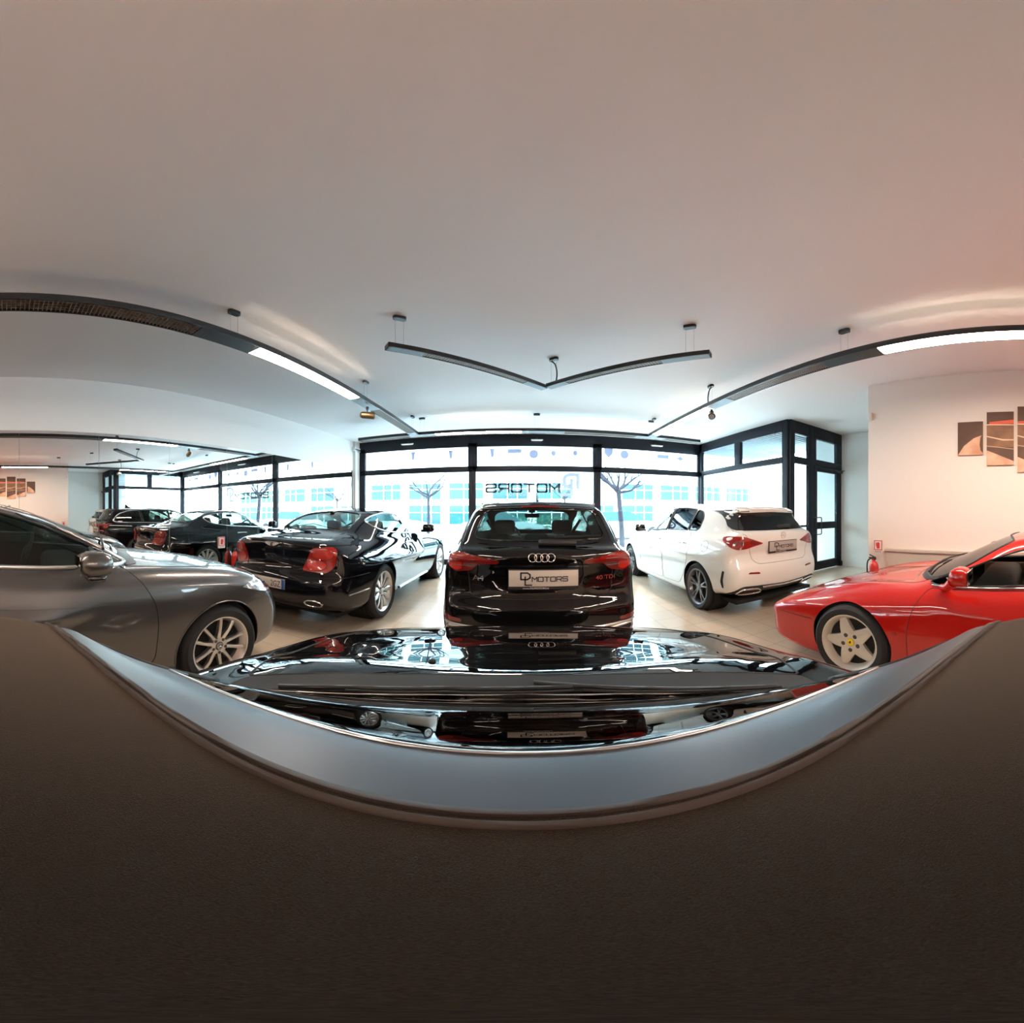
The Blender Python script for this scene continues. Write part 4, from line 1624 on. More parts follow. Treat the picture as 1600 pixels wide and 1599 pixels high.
def dealer_plate(root, x, y, z, w=0.52, h=0.125, tilt=0.0, white='plate_white', rz=0.0):
    """dealer number plate on the rear of a car, facing -y"""
    p = empty('dealer_plate', (x, y, z), rz, root)
    p.rotation_euler = (tilt, 0, rz)
    MB().box((0, 0, -0.008), (w + 0.012, 0.016, h + 0.032), bevel=0.004).build('plate_holder', 'satin_black', p)
    MB().box((0, -0.010, 0), (w, 0.006, h), bevel=0.002).build('plate_face', white, p, smooth=30)
    g = MB()
    k = h / 0.125
    Y0, Y1 = -0.0135, -0.0155
    for ch, x0, z0, ww, hh, lw in (('D', -0.170, -0.006, 0.068, 0.050, 0.011), ('L', -0.138, -0.050, 0.048, 0.064, 0.010)):
        for q in strokes(ch, x0, z0 * k, ww, hh * k, 0, lw):
            g.prism([tuple(a) for a in q], Y0, Y1, 'y')
    for q in strokes('MOTORS', -0.086, -0.022 * k, 0.036, 0.034 * k, 0.0098, 0.0066):
        g.prism([tuple(a) for a in q], Y0, Y1, 'y')
    g.build('plate_lettering', 'plate_ink', p, smooth=0)
    vs, fs = text_mesh('www.DLMOTORS.it', 0.020, 1.15)
    MB().add([(a - 0.06, -0.0175 - c, b - h / 2 - 0.019) for a, b, c in vs], fs).build('web_address', 'ink_white', p, smooth=0)
    return p


def place_tree(root, loc, rz=0.0):
    root.location = loc
    root.rotation_euler = (0, 0, rz)


# ------------------------------------------------------------------ black estate, seen from behind
def build_estate():
    root = empty('estate_car')
    tag(root, 'black estate car seen from straight behind, dealer plate and four chrome rings on the tailgate', 'car')
    P = dict(
        hw=0.92,
        lower=[(-.70, .20), (-.92, .26), (-1.02, .38), (-1.045, .52), (-1.03, .63), (-.985, .70), (-.965, .80), (-.965, .93), (-.975, 1.02), (-.95, 1.06), (-.80, 1.075), (0, 1.04), (1.5, 1.0), (2.1, .97),
               (2.6, .91), (3.2, .82), (3.5, .72), (3.66, .58), (3.70, .42), (3.60, .24), (3.3, .18), (0, .18)],
        plan=[(-1.1, .70), (-.9, .755), (-.5, .83), (0, .885), (1, .915), (2.8, .915), (3.3, .87), (3.75, .70)],
        sec=[(.10, .86), (.25, .95), (.42, .985), (.6, 1.0), (.76, .995), (.9, .985), (1.0, .945), (1.1, .86), (1.3, .7)],
        flare=[(0, .5, .012, .40, .35), (2.82, .5, .012, .40, .35)],
        cf=.32, cr=.17, crown=.02, rl=.09,
        house=[(-.93, .90), (-.94, 1.04), (-.885, 1.10), (-.70, 1.345), (-.685, 1.405), (-.60, 1.43), (0, 1.455), (.7, 1.468), (1.15, 1.45), (1.5, 1.37), (1.9, 1.17), (2.25, .97), (2.1, .8), (0, .8)],
        belt_w=[(-1.0, .635), (-.6, .70), (0, .765), (1.4, .80), (2.3, .70)],
        zb=1.05, t1=.34, t2=.42, gf=.16, gr=.085, gcrown=.035, rg=.085, ru=.05)
    sh = SHELLS['estate'] = Shell(P).surface(0.025)
    rear_win = mirror_half(fillet([(0, 1.128), (.50, 1.135), (.535, 1.165), (.47, 1.345), (.43, 1.368), (0, 1.378)], [0, .04, .03, .03, .05, 0]))
    side_f = fillet([(1.02, 1.06), (1.93, 1.045), (1.55, 1.245), (1.28, 1.355), (1.0, 1.395)], [.02, .03, .3, .2, .02])
    side_r = fillet([(0.97, 1.06), (0.95, 1.397), (.55, 1.405), (.15, 1.395), (.17, 1.07)], [.02, .02, .2, .02, .02])
    side_q = fillet([(.13, 1.07), (.10, 1.393), (-.22, 1.365), (-.50, 1.28), (-.66, 1.12), (-.55, 1.085)], [.02, .02, .2, .1, .04, .05])
    tailgate = mirror_half(fillet([(0, .69), (.50, .69), (.545, .73), (.56, .90), (.585, 1.045), (.655, 1.075), (.60, 1.36), (.52, 1.46), (0, 1.50)], [0, .03, .03, .02, .02, .03, .05, .05, 0]))
    bumper = [(-1.0, .1), (1.0, .1), (1.0, .665), (.55, .672), (0, .672), (-.55, .672), (-1.0, .665)]
    fdoor = fillet([(.98, .27), (1.98, .27), (2.03, .60), (1.98, .98), (1.92, 1.02), (.98, 1.03)], .04)
    rdoor = fillet([(.24, .50), (.50, .27), (.96, .27), (.96, 1.03), (.02, 1.04), (.0, .80)], [.1, .08, .02, .02, .04, .1])
    wind = mirror_half(fillet([(0, 2.16), (.50, 2.04), (.60, 1.96), (.56, 1.50), (.50, 1.41), (0, 1.46)], [0, .1, .06, .1, .05, 0]))
    bonnet = mirror_half(fillet([(0, 3.52), (.55, 3.40), (.70, 3.0), (.72, 2.25), (.62, 2.14), (0, 2.24)], [0, .1, .1, .1, .05, 0]))
    arch = lambda yc, r: oval(yc, .33, r, r, 56)
    sh.carve([(None, 'rear', rear_win, -.3), (None, 'side', side_f, .3), (None, 'side', side_r, .3), (None, 'side', side_q, .3), (None, 'top', wind, .9),
              (None, 'side', arch(0, .37), .5), (None, 'side', arch(2.82, .37), .5),
              ('tailgate', 'rear', tailgate, -.45), ('rear_bumper', 'rear', bumper, -.55), ('front_door', 'side', fdoor, .3), ('rear_door', 'side', rdoor, .3), ('bonnet', 'top', bonnet, .6)])
    parts = sh.emit(root, 'paint_black')
    body = parts['body']
    tg = parts['tailgate']
    bp = parts['rear_bumper']
    glaze(sh, tg, rear_win, 'rear', 'car_glass', 'rear_window', trim='gloss_black', trim_r=.005)
    glaze(sh, body, wind, 'top', 'car_glass_clear', 'windscreen')
    for sg in (-1, 1):
        glaze(sh, parts['front_door_r' if sg > 0 else 'front_door_l'], side_f, 'side', 'car_glass', 'side_window', sg, trim='satin_black')
        glaze(sh, parts['rear_door_r' if sg > 0 else 'rear_door_l'], side_r, 'side', 'car_glass_mid', 'side_window', sg, trim='satin_black')
        glaze(sh, body, side_q, 'side', 'car_glass_mid', 'quarter_window', sg, trim='satin_black')
        # bright surround of the whole side glazing
        allw = fillet([(1.98, 1.03), (1.55, 1.265), (1.28, 1.375), (.95, 1.413), (.55, 1.42), (.10, 1.408), (-.24, 1.38), (-.53, 1.29), (-.70, 1.11), (-.56, 1.065), (.5, 1.05)], [.03, .2, .1, .1, .1, .1, .1, .1, .05, .05, .1])
        sh.line(allw, 'side', .008, .002, sg, True).build('window_surround', 'satin_chrome', body, 60)
        sh.line([(1.15, 1.44), (.5, 1.452), (-.45, 1.41)], 'side', .012, .02, sg).build('roof_rail', 'satin_chrome', body, 60)
        sh.line([(y, .715 + .0 * y) for y in np.linspace(.1, 2.1, 12)], 'side', .003, 0, sg).build('door_crease', 'gap_black', body, 60)
        for nm, y0 in (('front_door', 1.06), ('rear_door', .10)):
            hb = MB().tube(crom([(sg * .915, y0, .90), (sg * .945, y0 + .05, .905), (sg * .945, y0 + .16, .905), (sg * .915, y0 + .21, .90)], 5, closed=False).tolist(), .014, 8)
            hb.build('door_handle', 'paint_black', parts[nm + ('_r' if sg > 0 else '_l')])
        # door mirror
        m = MB().box((0, 0, 0), (.20, .10, .15), bevel=.04)
        m.tube([(-.13, .02, -.05), (-.03, .01, -.05)], .022, 8)
        if sg < 0:
            m.xf(Matrix.Scale(-1, 4, (1, 0, 0)))
        o = m.build('door_mirror', 'paint_black', root, 50)
        o.location = (sg * .98, 1.82, 1.06)
    # gaps round the tailgate, bumper, doors
    g = MB()
    sh.line(tailgate, 'rear', .0035, -.001, closed=True, mb=g)
    g.build('tailgate_gap', 'gap_black', tg, 60)
    # fin aerial
    fin = MB()
    vs = [(-.004, -.09, 0), (.004, -.09, 0), (.03, -.02, 0), (.03, .10, 0), (0, .15, 0), (-.03, .10, 0), (-.03, -.02, 0), (0, -.085, .115), (0, -.05, .12), (0, .02, .06)]
    fin.add(vs, [(0, 7, 1), (1, 7, 8, 2), (2, 8, 9, 3), (3, 9, 4), (4, 9, 5), (5, 9, 8, 6), (6, 8, 7, 0), (0, 1, 2, 3, 4, 5, 6)])
    o = fin.build('roof_aerial', 'gloss_black', root, 50)
    o.location = (0, .0, 1.452)
    # spoiler lip with high brake light
    sp = sh.patch(mirror_half([(0, 1.395), (.47, 1.378), (.49, 1.40), (.47, 1.415), (0, 1.432)]), 'rear', .012, .02)
    sp.build('roof_spoiler', 'paint_black', tg, 50)
    sh.patch(mirror_half([(0, 1.392), (.16, 1.389), (.16, 1.40), (0, 1.403)]), 'rear', .015, .006).build('high_brake_light', 'lamp_red_dark', tg)
    # tail lamps
    for sg in (-1, 1):
        F = lambda pts: [(sg * a, b) for a, b in pts]
        lamp = fillet([(.73, .93), (.735, 1.03), (.60, 1.04), (.46, 1.012), (.31, .985), (.325, .962), (.48, .955), (.535, .905), (.66, .885)], .012)
        o = sh.patch(F(lamp), 'rear', .006, .014).build('tail_lamp', 'lamp_red_dark', root, 50)
        sh.patch(F(fillet([(.715, .97), (.72, 1.02), (.60, 1.03), (.47, 1.003), (.36, .985), (.50, .985), (.60, .985)], .008)), 'rear', .010, .004).build('light_band', 'lamp_red', o)
        sh.patch(F(fillet([(.715, .925), (.72, .958), (.61, .966), (.61, .91), (.66, .90)], .008)), 'rear', .010, .004).build('light_block', 'lamp_red_bright', o)
        sh.patch(F(fillet([(.60, .945), (.60, .962), (.48, .962), (.535, .925)], .006)), 'rear', .010, .004).build('reverse_lens', 'lamp_smoke', o)
        for zz in (.992, .940):
            sh.line(F([(.725, zz), (.60, zz + .004), (.50, zz - .002)]), 'rear', .003, .011).build('lamp_divider', 'lamp_smoke', o, 60)
        # reflector and exhaust surround low on the bumper
        sh.patch(F(fillet([(.76, .495), (.77, .545), (.60, .515), (.60, .492)], .008)), 'rear', .004, .008).build('reflector', 'lamp_red_dark', bp)
        ex = sh.line(F(fillet([(.73, .40), (.71, .455), (.52, .435), (.47, .385), (.70, .37)], .015)), 'rear', .011, .004, closed=True)
        ex.build('exhaust_surround', 'satin_chrome', bp, 60)
        sh.patch(F(fillet([(.72, .405), (.70, .45), (.52, .43), (.48, .388), (.70, .375)], .015)), 'rear', .003, .006).build('exhaust_opening', 'under_black', bp)
    sh.line([(-.74, .475), (-.45, .458), (.45, .458), (.74, .475)], 'rear', .010, .003).build('bumper_trim', 'satin_chrome', bp, 60)
    sh.patch(mirror_half(fillet([(0, .26), (.62, .28), (.48, .38), (.42, .44), (0, .44)], [0, .03, .03, .03, 0])), 'rear', .003, .01).build('diffuser', 'satin_black', bp)
    # four rings
    rg = MB()
    for k in range(4):
        cx = (k - 1.5) * .0455
        rr = [(cx + .031 * math.cos(t), 1.012 + .031 * math.sin(t)) for t in np.linspace(0, 2 * math.pi, 30, endpoint=False)]
        p3 = sh.lift(rr, 'rear')
        p3[:, 1] -= .006
        rg.tube(p3, .0042, 8, True)
    rg.build('ring_badge', 'chrome', tg, 60)
    # lettering
    for s, x, z, sz, sx in (('A4', -.48, .826, .062, 1.25), ('40 TDI', .50, .826, .046, 1.25)):
        vs, fs = text_mesh(s, sz, sx, extrude=.002)
        v0 = sh.lift([(x, z)], 'rear')[0]
        MB().add([(x + a, sh.lift([(x + a, z)], 'rear')[0][1] - .007 - c, z + b) for a, b, c in vs], fs).build('model_lettering', 'chrome', tg, smooth=0)
    py = sh.lift([(0, .85)], 'rear')[0][1]
    dealer_plate(tg, .015, py - .004, .853)
    sh.patch(mirror_half([(0, .935), (.36, .935), (.36, .95), (0, .95)]), 'rear', .010, .014).build('grip_strip', 'gloss_black', tg)
    # rear wiper
    w = MB()
    w.box((0.0, 0, 0), (.30, .045, .05), bevel=.016)
    w.tube([(.0, -.01, .01), (.20, -.012, .012)], .012, 8)
    o = w.build('wiper_arm', 'satin_black', tg, 50)
    o.location = sh.lift([(.13, 1.118)], 'rear')[0] + np.array((0, -.02, 0))
    o.rotation_euler = (-.6, 0, 0)
    MB().tube([(-.02, -.02, .035), (.34, -.02, .045)], .009, 8).build('wiper_blade', 'gap_black', o)
    # cabin
    for sx in (-.37, .37):
        make_seat(root, sx, .95, .42, 'interior_black', back_h=.62, head_w=.27)
    b = MB().box((0, .02, .30), (1.22, .15, .58), bevel=.05).xf(Matrix.Rotation(.25, 4, 'X'))
    o = b.build('rear_seat', 'interior_black', root, 50)
    o.location = (0, .05, .45)
    for sx in (-.40, 0, .40):
        MB().box((sx, -.13 + .0, .62), (.25, .09, .13), bevel=.04).build('headrest', 'interior_black', o, 50)
    MB().box((0, .7, .62), (1.3, 2.7, .03)).build('cabin_floor', 'car_lining', root)
    MB().box((0, 1.95, .86), (1.42, .40, .26), bevel=.08).build('dashboard', 'interior_black', root, 50)
    steering_wheel(root, (-.37, 1.55, .98), -.35)
    m = MB().box((0, 0, 0), (.22, .03, .065), bevel=.02)
    m.box((0, .05, .075), (.10, .09, .07), bevel=.02)
    m.tube([(0, 0, 0), (0, .05, .07)], .012, 8)
    o = m.build('rear_view_mirror', 'interior_black', root, 50)
    o.location = (0, 1.42, 1.30)
    for sx in (-1, 1):
        MB().tube([(sx * .58, .62, 1.26), (sx * .40, .70, .95), (sx * .25, .85, .70)], .02, 6).build('seat_belt', 'interior_black', root)
    # wheels
    for y in (0, 2.82):
        for sg in (-1, 1):
            MB().lathe([(.37, -.14), (.37, .13), (.001, .13)], 'x', 32, (0, 0, 0)).build('wheel_housing', 'under_black', root).location = (-sg * 0 + sg * .70, y, .33)
            make_wheel(root, (sg * .795, y, .33), sg, .33, .238, .225, 'twin', 'rim_silver')
    MB().box((0, 1.4, .20), (1.5, 4.3, .05)).build('underbody', 'under_black', root)
    return root


ESTATE = build_estate()
place_tree(ESTATE, (.145, 3.40, 0))
# ------------------------------------------------------------------ black two door coupe by the mirror wall
def build_coupe():
    root = empty('coupe_car')
    tag(root, 'black two door coupe with large red tail lamps and winged badge, by the mirror wall', 'car')
    P = dict(
        hw=0.965,
        lower=[(-.70, .22), (-.90, .27), (-1.02, .38), (-1.06, .52), (-1.05, .64), (-1.00, .74), (-.985, .86), (-1.0, .97), (-.985, 1.03), (-.93, 1.052), (-.6, 1.07), (0, 1.03), (1.4, .99), (2.1, .985),
               (2.6, .955), (3.1, .89), (3.42, .79), (3.60, .62), (3.64, .42), (3.56, .24), (3.3, .18), (0, .18)],
        plan=[(-1.15, .78), (-.9, .86), (-.55, .92), (0, .94), (.9, .925), (1.6, .915), (2.75, .935), (3.3, .89), (3.7, .72)],
        sec=[(.10, .86), (.25, .95), (.42, .985), (.6, 1.0), (.74, .99), (.85, .96), (.95, .905), (1.05, .80), (1.3, .7)],
        flare=[(0, .62, .040, .55, .30), (2.745, .55, .018, .45, .30)],
        cf=.34, cr=.20, crown=.05, rl=.12,
        house=[(-.85, .9), (-.78, 1.04), (-.36, 1.145), (-.02, 1.265), (.30, 1.355), (.62, 1.405), (.95, 1.415), (1.2, 1.375), (1.55, 1.235), (2.05, .98), (1.9, .8), (0, .8)],
        belt_w=[(-.9, .62), (-.5, .71), (0, .79), (.8, .845), (1.5, .84), (2.1, .73)],
        zb=1.03, t1=.46, t2=.60, gf=.17, gr=.16, gcrown=.045, rg=.13, ru=.07)
    sh = SHELLS['coupe'] = Shell(P).surface(0.025)
    rearw = mirror_half(fillet([(0, -.40), (.46, -.28), (.53, -.19), (.52, .10), (.46, .27), (0, .35)], [0, .1, .06, .1, .06, 0]))
    wind = mirror_half(fillet([(0, 1.99), (.50, 1.86), (.60, 1.74), (.54, 1.36), (.48, 1.24), (0, 1.28)], [0, .1, .06, .1, .06, 0]))
    sidew = crom([(.10, 1.225), (.22, 1.275), (.42, 1.315), (.75, 1.338), (1.05, 1.31), (1.40, 1.20), (1.70, 1.085), (1.90, 1.010), (1.84, .998), (1.2, 1.025), (.60, 1.065), (.26, 1.115), (.12, 1.17)], 6)
    door = fillet([(.62, .60), (.70, .28), (1.96, .28), (2.06, .50), (2.02, .92), (1.93, .99), (.60, 1.05)], [.2, .1, .1, .1, .08, .02, .02])
    boot = mirror_half(fillet([(0, .70), (.42, .70), (.47, .74), (.56, 1.0), (.55, 1.12), (0, 1.20)], [0, .03, .04, .08, .03, 0]))
    bumper = [(-1.1, .1), (1.1, .1), (1.1, .665), (.6, .672), (0, .672), (-.6, .672), (-1.1, .665)]
    bonnet = mirror_half(fillet([(0, 3.50), (.45, 3.38), (.66, 3.0), (.66, 2.2), (.58, 2.0), (0, 2.07)], [0, .1, .1, .1, .05, 0]))
    arch = lambda yc, r: oval(yc, .35, r, r, 56)
    sh.carve([(None, 'top', rearw, .9), (None, 'side', sidew, .3), (None, 'top', wind, .9),
              (None, 'side', arch(0, .385), .5), (None, 'side', arch(2.745, .385), .5),
              ('boot_lid', 'rear', boot, -.62), ('rear_bumper', 'rear', bumper, -.55), ('door', 'side', door, .3), ('bonnet', 'top', bonnet, .6)])
    parts = sh.emit(root, 'paint_bentley')
    body, boot_o, bp = parts['body'], parts['boot_lid'], parts['rear_bumper']
    glaze(sh, body, rearw, 'top', 'car_glass', 'rear_window', trim='gloss_black', trim_r=.006)
    glaze(sh, body, wind, 'top', 'car_glass_clear', 'windscreen', trim='gloss_black')
    for sg in (-1, 1):
        dr = parts['door_r' if sg > 0 else 'door_l']
        glaze(sh, dr, sidew, 'side', 'car_glass_clear', 'side_window', sg, trim='satin_chrome', trim_r=.011)
        hb = MB().tube([tuple(p + np.array((sg * .018, 0, 0))) for p in sh.lift(crom([(.78, .905), (.86, .91), (.98, .91), (1.04, .905)], 4, closed=False), 'side', sg)], .012, 8)
        hb.build('door_handle', 'chrome', dr)
        sh.line([(.60, .27), (1.2, .262), (2.0, .262)], 'side', .020, .006, sg).build('sill_strip', 'satin_chrome', body, 60)
        # door mirror
        m = MB().box((0, 0, 0), (.21, .12, .14), bevel=.045)
        m.tube([(-.14, .03, -.05), (-.03, .01, -.05)], .024, 8)
        if sg < 0:
            m.xf(Matrix.Scale(-1, 4, (1, 0, 0)))
        o = m.build('door_mirror', 'paint_bentley', root, 50)
        o.location = (sg * .975, 1.80, 1.07)
        F = lambda pts: [(sg * a, b) for a, b in pts]
        lamp = fillet([(.42, .725), (.70, .705), (.775, .78), (.785, .94), (.74, .985), (.54, .975)], [.04, .05, .05, .05, .03, .05])
        o = sh.patch(F(lamp), 'rear', .008, .016).build('tail_lamp', 'lamp_red', root, 50)
        for (cx, cz, rx, rz) in ((.655, .905, .105, .056), (.585, .79, .110, .058)):
            sh.patch(F(oval(cx, cz, rx, rz)), 'rear', .013, .006).build('oval_lens', 'lamp_red_bright', o, 50)
            sh.line(F(oval(cx, cz, rx, rz)), 'rear', .004, .012, closed=True).build('lens_ring', 'lamp_red_dark', o, 60)
        ex = sh.line(F(oval(.56, .37, .10, .040)), 'rear', .010, .006, closed=True)
        ex.build('exhaust_pipe', 'chrome', bp, 60)
        sh.patch(F(oval(.56, .37, .095, .036)), 'rear', .004, .006).build('exhaust_opening', 'under_black', bp)
        sh.line([(-.78, .47), (-.60, .475), (-.42, .48)], 'side', .007, .003, sg).build('bumper_strip', 'satin_chrome', bp, 60)
        sh.line([(-1.02, .66), (-.7, .665), (-.42, .665)], 'side', .0035, 0, sg).build('bumper_gap', 'gap_black', body, 60)
    sh.line(boot, 'rear', .0035, -.001, closed=True).build('boot_gap', 'gap_black', boot_o, 60)
    # winged badge
    c = sh.lift([(0, .985)], 'rear')[0]
    w = MB()
    for sg in (-1, 1):
        wing = [(sg * .018, .018), (sg * .115, .022), (sg * .10, .008), (sg * .075, -.004), (sg * .045, -.014), (sg * .02, -.02)]
        p3 = [sh.lift([(a, .985 + b)], 'rear')[0] for a, b in wing]
        n = len(wing)
        vs = [p + np.array((0, -.008, 0)) for p in p3] + [p + np.array((0, .004, 0)) for p in p3]
        w.add(vs, [tuple(range(n)), tuple(range(2 * n - 1, n - 1, -1))] + [(i, (i + 1) % n, n + (i + 1) % n, n + i) for i in range(n)])
    w.build('wing_badge', 'satin_chrome', boot_o, 30)
    MB().lathe([(.001, -.012), (.016, -.011), (.021, -.006), (.021, .006)], 'y', 20, (0, c[1], .983)).build('badge_disc', 'dark_chrome', boot_o, 30)
    # number plate
    p = empty('number_plate', (0, sh.lift([(0, .555)], 'rear')[0][1] - .004, .555), 0, bp)
    MB().box((0, 0, 0), (.53, .014, .125), bevel=.004).build('plate_holder', 'satin_black', p)
    MB().box((0, -.009, 0), (.52, .006, .112), bevel=.002).build('plate_face', 'plate_white', p, 30)
    for sx in (-.24, .24):
        MB().box((sx, -.0135, 0), (.040, .003, .112)).build('plate_band', 'plate_blue', p, smooth=0)
    vs, fs = text_mesh('2GZ', .100, .80, align='RIGHT')
    MB().add([(a + .205, -.0135 - cc, b - .036) for a, b, cc in vs], fs).build('plate_lettering', 'plate_ink', p, smooth=0)
    # cabin
    for sx in (-.38, .38):
        make_seat(root, sx, 1.05, .38, 'interior_brown', back_h=.62, head_w=.27)
        make_seat(root, sx * .9, .28, .42, 'interior_brown', name='rear_seat', back_h=.52, head_w=.28, w=.46)
    MB().box((0, .9, .60), (1.35, 2.1, .03)).build('cabin_floor', 'car_lining', root)
    MB().box((0, -.16, 1.03), (1.05, .30, .03), bevel=.01).build('parcel_shelf', 'interior_black', root)
    MB().box((0, 1.78, .86), (1.38, .36, .24), bevel=.08).build('dashboard', 'interior_brown', root, 50)
    steering_wheel(root, (-.38, 1.48, .97), -.35)
    m = MB().box((0, 0, 0), (.22, .03, .06), bevel=.02)
    m.tube([(0, 0, 0), (0, .05, .06)], .012, 8)
    o = m.build('rear_view_mirror', 'interior_black', root, 50)
    o.location = (0, 1.28, 1.26)
    o = MB().box((0, 0, 0), (.06, .12, .035), bevel=.014).build('roof_aerial', 'gloss_black', root, 50)
    o.location = (0, .28, 1.352)
    for y in (0, 2.745):
        for sg in (-1, 1):
            MB().lathe([(.385, -.15), (.385, .13), (.001, .13)], 'x', 32).build('wheel_housing', 'under_black', root).location = (sg * .71, y, .35)
            make_wheel(root, (sg * .815, y, .35), sg, .35, .258, .27, 'petal', 'rim_silver')
    MB().box((0, 1.35, .21), (1.5, 4.2, .05)).build('underbody', 'under_black', root)
    return root


COUPE = build_coupe()
place_tree(COUPE, (-2.60, 3.69, 0))
# ------------------------------------------------------------------ white hatchback by the corner window
def build_hatch():
    root = empty('hatchback_car')
    tag(root, 'white five door hatchback with dark rear glass and dealer plate, near the glazed corner', 'car')
    P = dict(
        hw=0.90,
        lower=[(-.55, .30), (-.70, .32), (-.79, .40), (-.815, .52), (-.80, .66), (-.765, .74), (-.745, .84), (-.745, .96), (-.745, 1.05), (-.715, 1.09), (-.55, 1.085), (0, 1.05), (1.5, 1.0), (2.1, .965),
               (2.6, .90), (3.05, .82), (3.35, .72), (3.55, .58), (3.60, .42), (3.52, .24), (3.3, .18), (0, .18)],
        plan=[(-.9, .72), (-.7, .80), (-.35, .865), (0, .885), (1, .89), (2.7, .885), (3.2, .84), (3.65, .66)],
        sec=[(.10, .90), (.25, .96), (.42, .985), (.6, 1.0), (.76, .99), (.88, .97), (1.0, .92), (1.1, .83), (1.3, .7)],
        flare=[(0, .5, .020, .42, .32), (2.73, .5, .016, .42, .32)],
        cf=.32, cr=.17, crown=.02, rl=.09,
        house=[(-.74, .9), (-.735, 1.06), (-.66, 1.13), (-.50, 1.335), (-.52, 1.385), (-.44, 1.418), (0, 1.46), (.5, 1.49), (.95, 1.488), (1.3, 1.44), (1.6, 1.33), (1.95, 1.16), (2.35, .95), (2.0, .8), (0, .8)],
        belt_w=[(-.8, .655), (-.4, .715), (0, .765), (1.2, .785), (2.35, .69)],
        zb=1.05, t1=.34, t2=.45, gf=.16, gr=.085, gcrown=.035, rg=.10, ru=.06)
    sh = SHELLS['hatch'] = Shell(P).surface(0.025)
    rearw = mirror_half(fillet([(0, 1.125), (.555, 1.125), (.595, 1.15), (.515, 1.345), (0, 1.362)], [0, .03, .03, .03, 0]))
    fw = fillet([(1.13, 1.06), (1.13, 1.415), (1.36, 1.385), (1.68, 1.24), (2.06, 1.025), (1.96, 1.015)], [.02, .02, .15, .2, .02, .02])
    rw = fillet([(1.09, 1.065), (1.09, 1.418), (.75, 1.415), (.40, 1.39), (.44, 1.08)], [.02, .02, .1, .02, .02])
    qw = fillet([(.41, 1.085), (.36, 1.385), (.20, 1.355), (.12, 1.27), (.13, 1.13), (.19, 1.09)], [.02, .02, .06, .06, .04, .03])
    wind = mirror_half(fillet([(0, 2.24), (.48, 2.12), (.58, 2.02), (.55, 1.62), (.49, 1.46), (0, 1.50)], [0, .1, .06, .1, .05, 0]))
    gate = mirror_half(fillet([(0, .70), (.42, .70), (.50, .74), (.545, .90), (.57, 1.06), (.66, 1.11), (.60, 1.40), (.5, 1.45), (0, 1.50)], [0, .03, .05, .04, .02, .03, .05, .05, 0]))
    bumper = [(-1.0, .1), (1.0, .1), (1.0, .72), (.55, .735), (.53, .685), (0, .685), (-.53, .685), (-.55, .735), (-1.0, .72)]
    fdoor = fillet([(1.12, .26), (2.06, .26), (2.14, .6), (2.08, .96), (2.02, 1.0), (1.12, 1.04)], .05)
    rdoor = fillet([(.30, .52), (.52, .28), (1.09, .26), (1.09, 1.045), (.32, 1.062), (.20, .85)], [.12, .08, .02, .02, .04, .08])
    bonnet = mirror_half(fillet([(0, 3.42), (.5, 3.30), (.66, 2.95), (.68, 2.35), (.60, 2.20), (0, 2.32)], [0, .1, .1, .1, .05, 0]))
    arch = lambda yc, r: oval(yc, .325, r, r, 56)
    sh.carve([(None, 'rear', rearw, -.2), (None, 'side', fw, .3), (None, 'side', rw, .3), (None, 'side', qw, .3), (None, 'top', wind, .9),
              (None, 'side', arch(0, .362), .5), (None, 'side', arch(2.73, .362), .5),
              ('tailgate', 'rear', gate, -.35), ('rear_bumper', 'rear', bumper, -.42), ('front_door', 'side', fdoor, .3), ('rear_door', 'side', rdoor, .3), ('bonnet', 'top', bonnet, .6)])
    parts = sh.emit(root, 'paint_white')
    body, gt, bp = parts['body'], parts['tailgate'], parts['rear_bumper']
    glaze(sh, gt, rearw, 'rear', 'car_glass_dark', 'rear_window', off=.002, trim='gloss_black', trim_r=.005)
    # black side blades of the rear window
    for sg in (-1, 1):
        F = lambda pts: [(sg * a, b) for a, b in pts]
        sh.patch(F(fillet([(.53, 1.12), (.635, 1.12), (.665, 1.16), (.60, 1.375), (.50, 1.378), (.505, 1.345)], [.02, .02, .02, .01, .01, .01])), 'rear', .006, .016).build('window_blade', 'gloss_black', gt, 50)
        dr, rd = parts['front_door_r' if sg > 0 else 'front_door_l'], parts['rear_door_r' if sg > 0 else 'rear_door_l']
        glaze(sh, dr, fw, 'side', 'car_glass', 'side_window', sg, trim='satin_black', trim_r=.017)
        glaze(sh, rd, rw, 'side', 'car_glass_dark', 'side_window', sg, trim='satin_black', trim_r=.009)
        glaze(sh, body, qw, 'side', 'car_glass_dark', 'quarter_window', sg, trim='satin_black', trim_r=.009)
        sh.line([(2.02, 1.005), (1.3, 1.04), (.7, 1.062), (.18, 1.078)], 'side', .007, .002, sg).build('belt_strip', 'satin_chrome', body, 60)
        for dd, ol in ((dr, fdoor), (rd, rdoor)):
            sh.line(ol[:len(ol) - 1], 'side', .003, -.0005, sg, True).build('door_gap', 'gap_soft', dd, 60)
        sh.line(oval(-.16, .90, .075, .075), 'side', .0025, -.0005, sg, True).build('fuel_flap', 'gap_soft', body, 60) if sg < 0 else None
        for o_, y0 in ((dr, 1.20), (rd, .36)):
            hb = MB().tube([tuple(p + np.array((sg * .022, 0, 0))) for p in sh.lift(crom([(y0, .905), (y0 + .05, .912), (y0 + .15, .915), (y0 + .20, .91)], 4, closed=False), 'side', sg)], .013, 8)
            hb.build('door_handle', 'satin_chrome', o_)
        m = MB().box((0, 0, 0), (.20, .10, .14), bevel=.04)
        m.tube([(-.12, .02, -.05), (-.03, .01, -.05)], .022, 8)
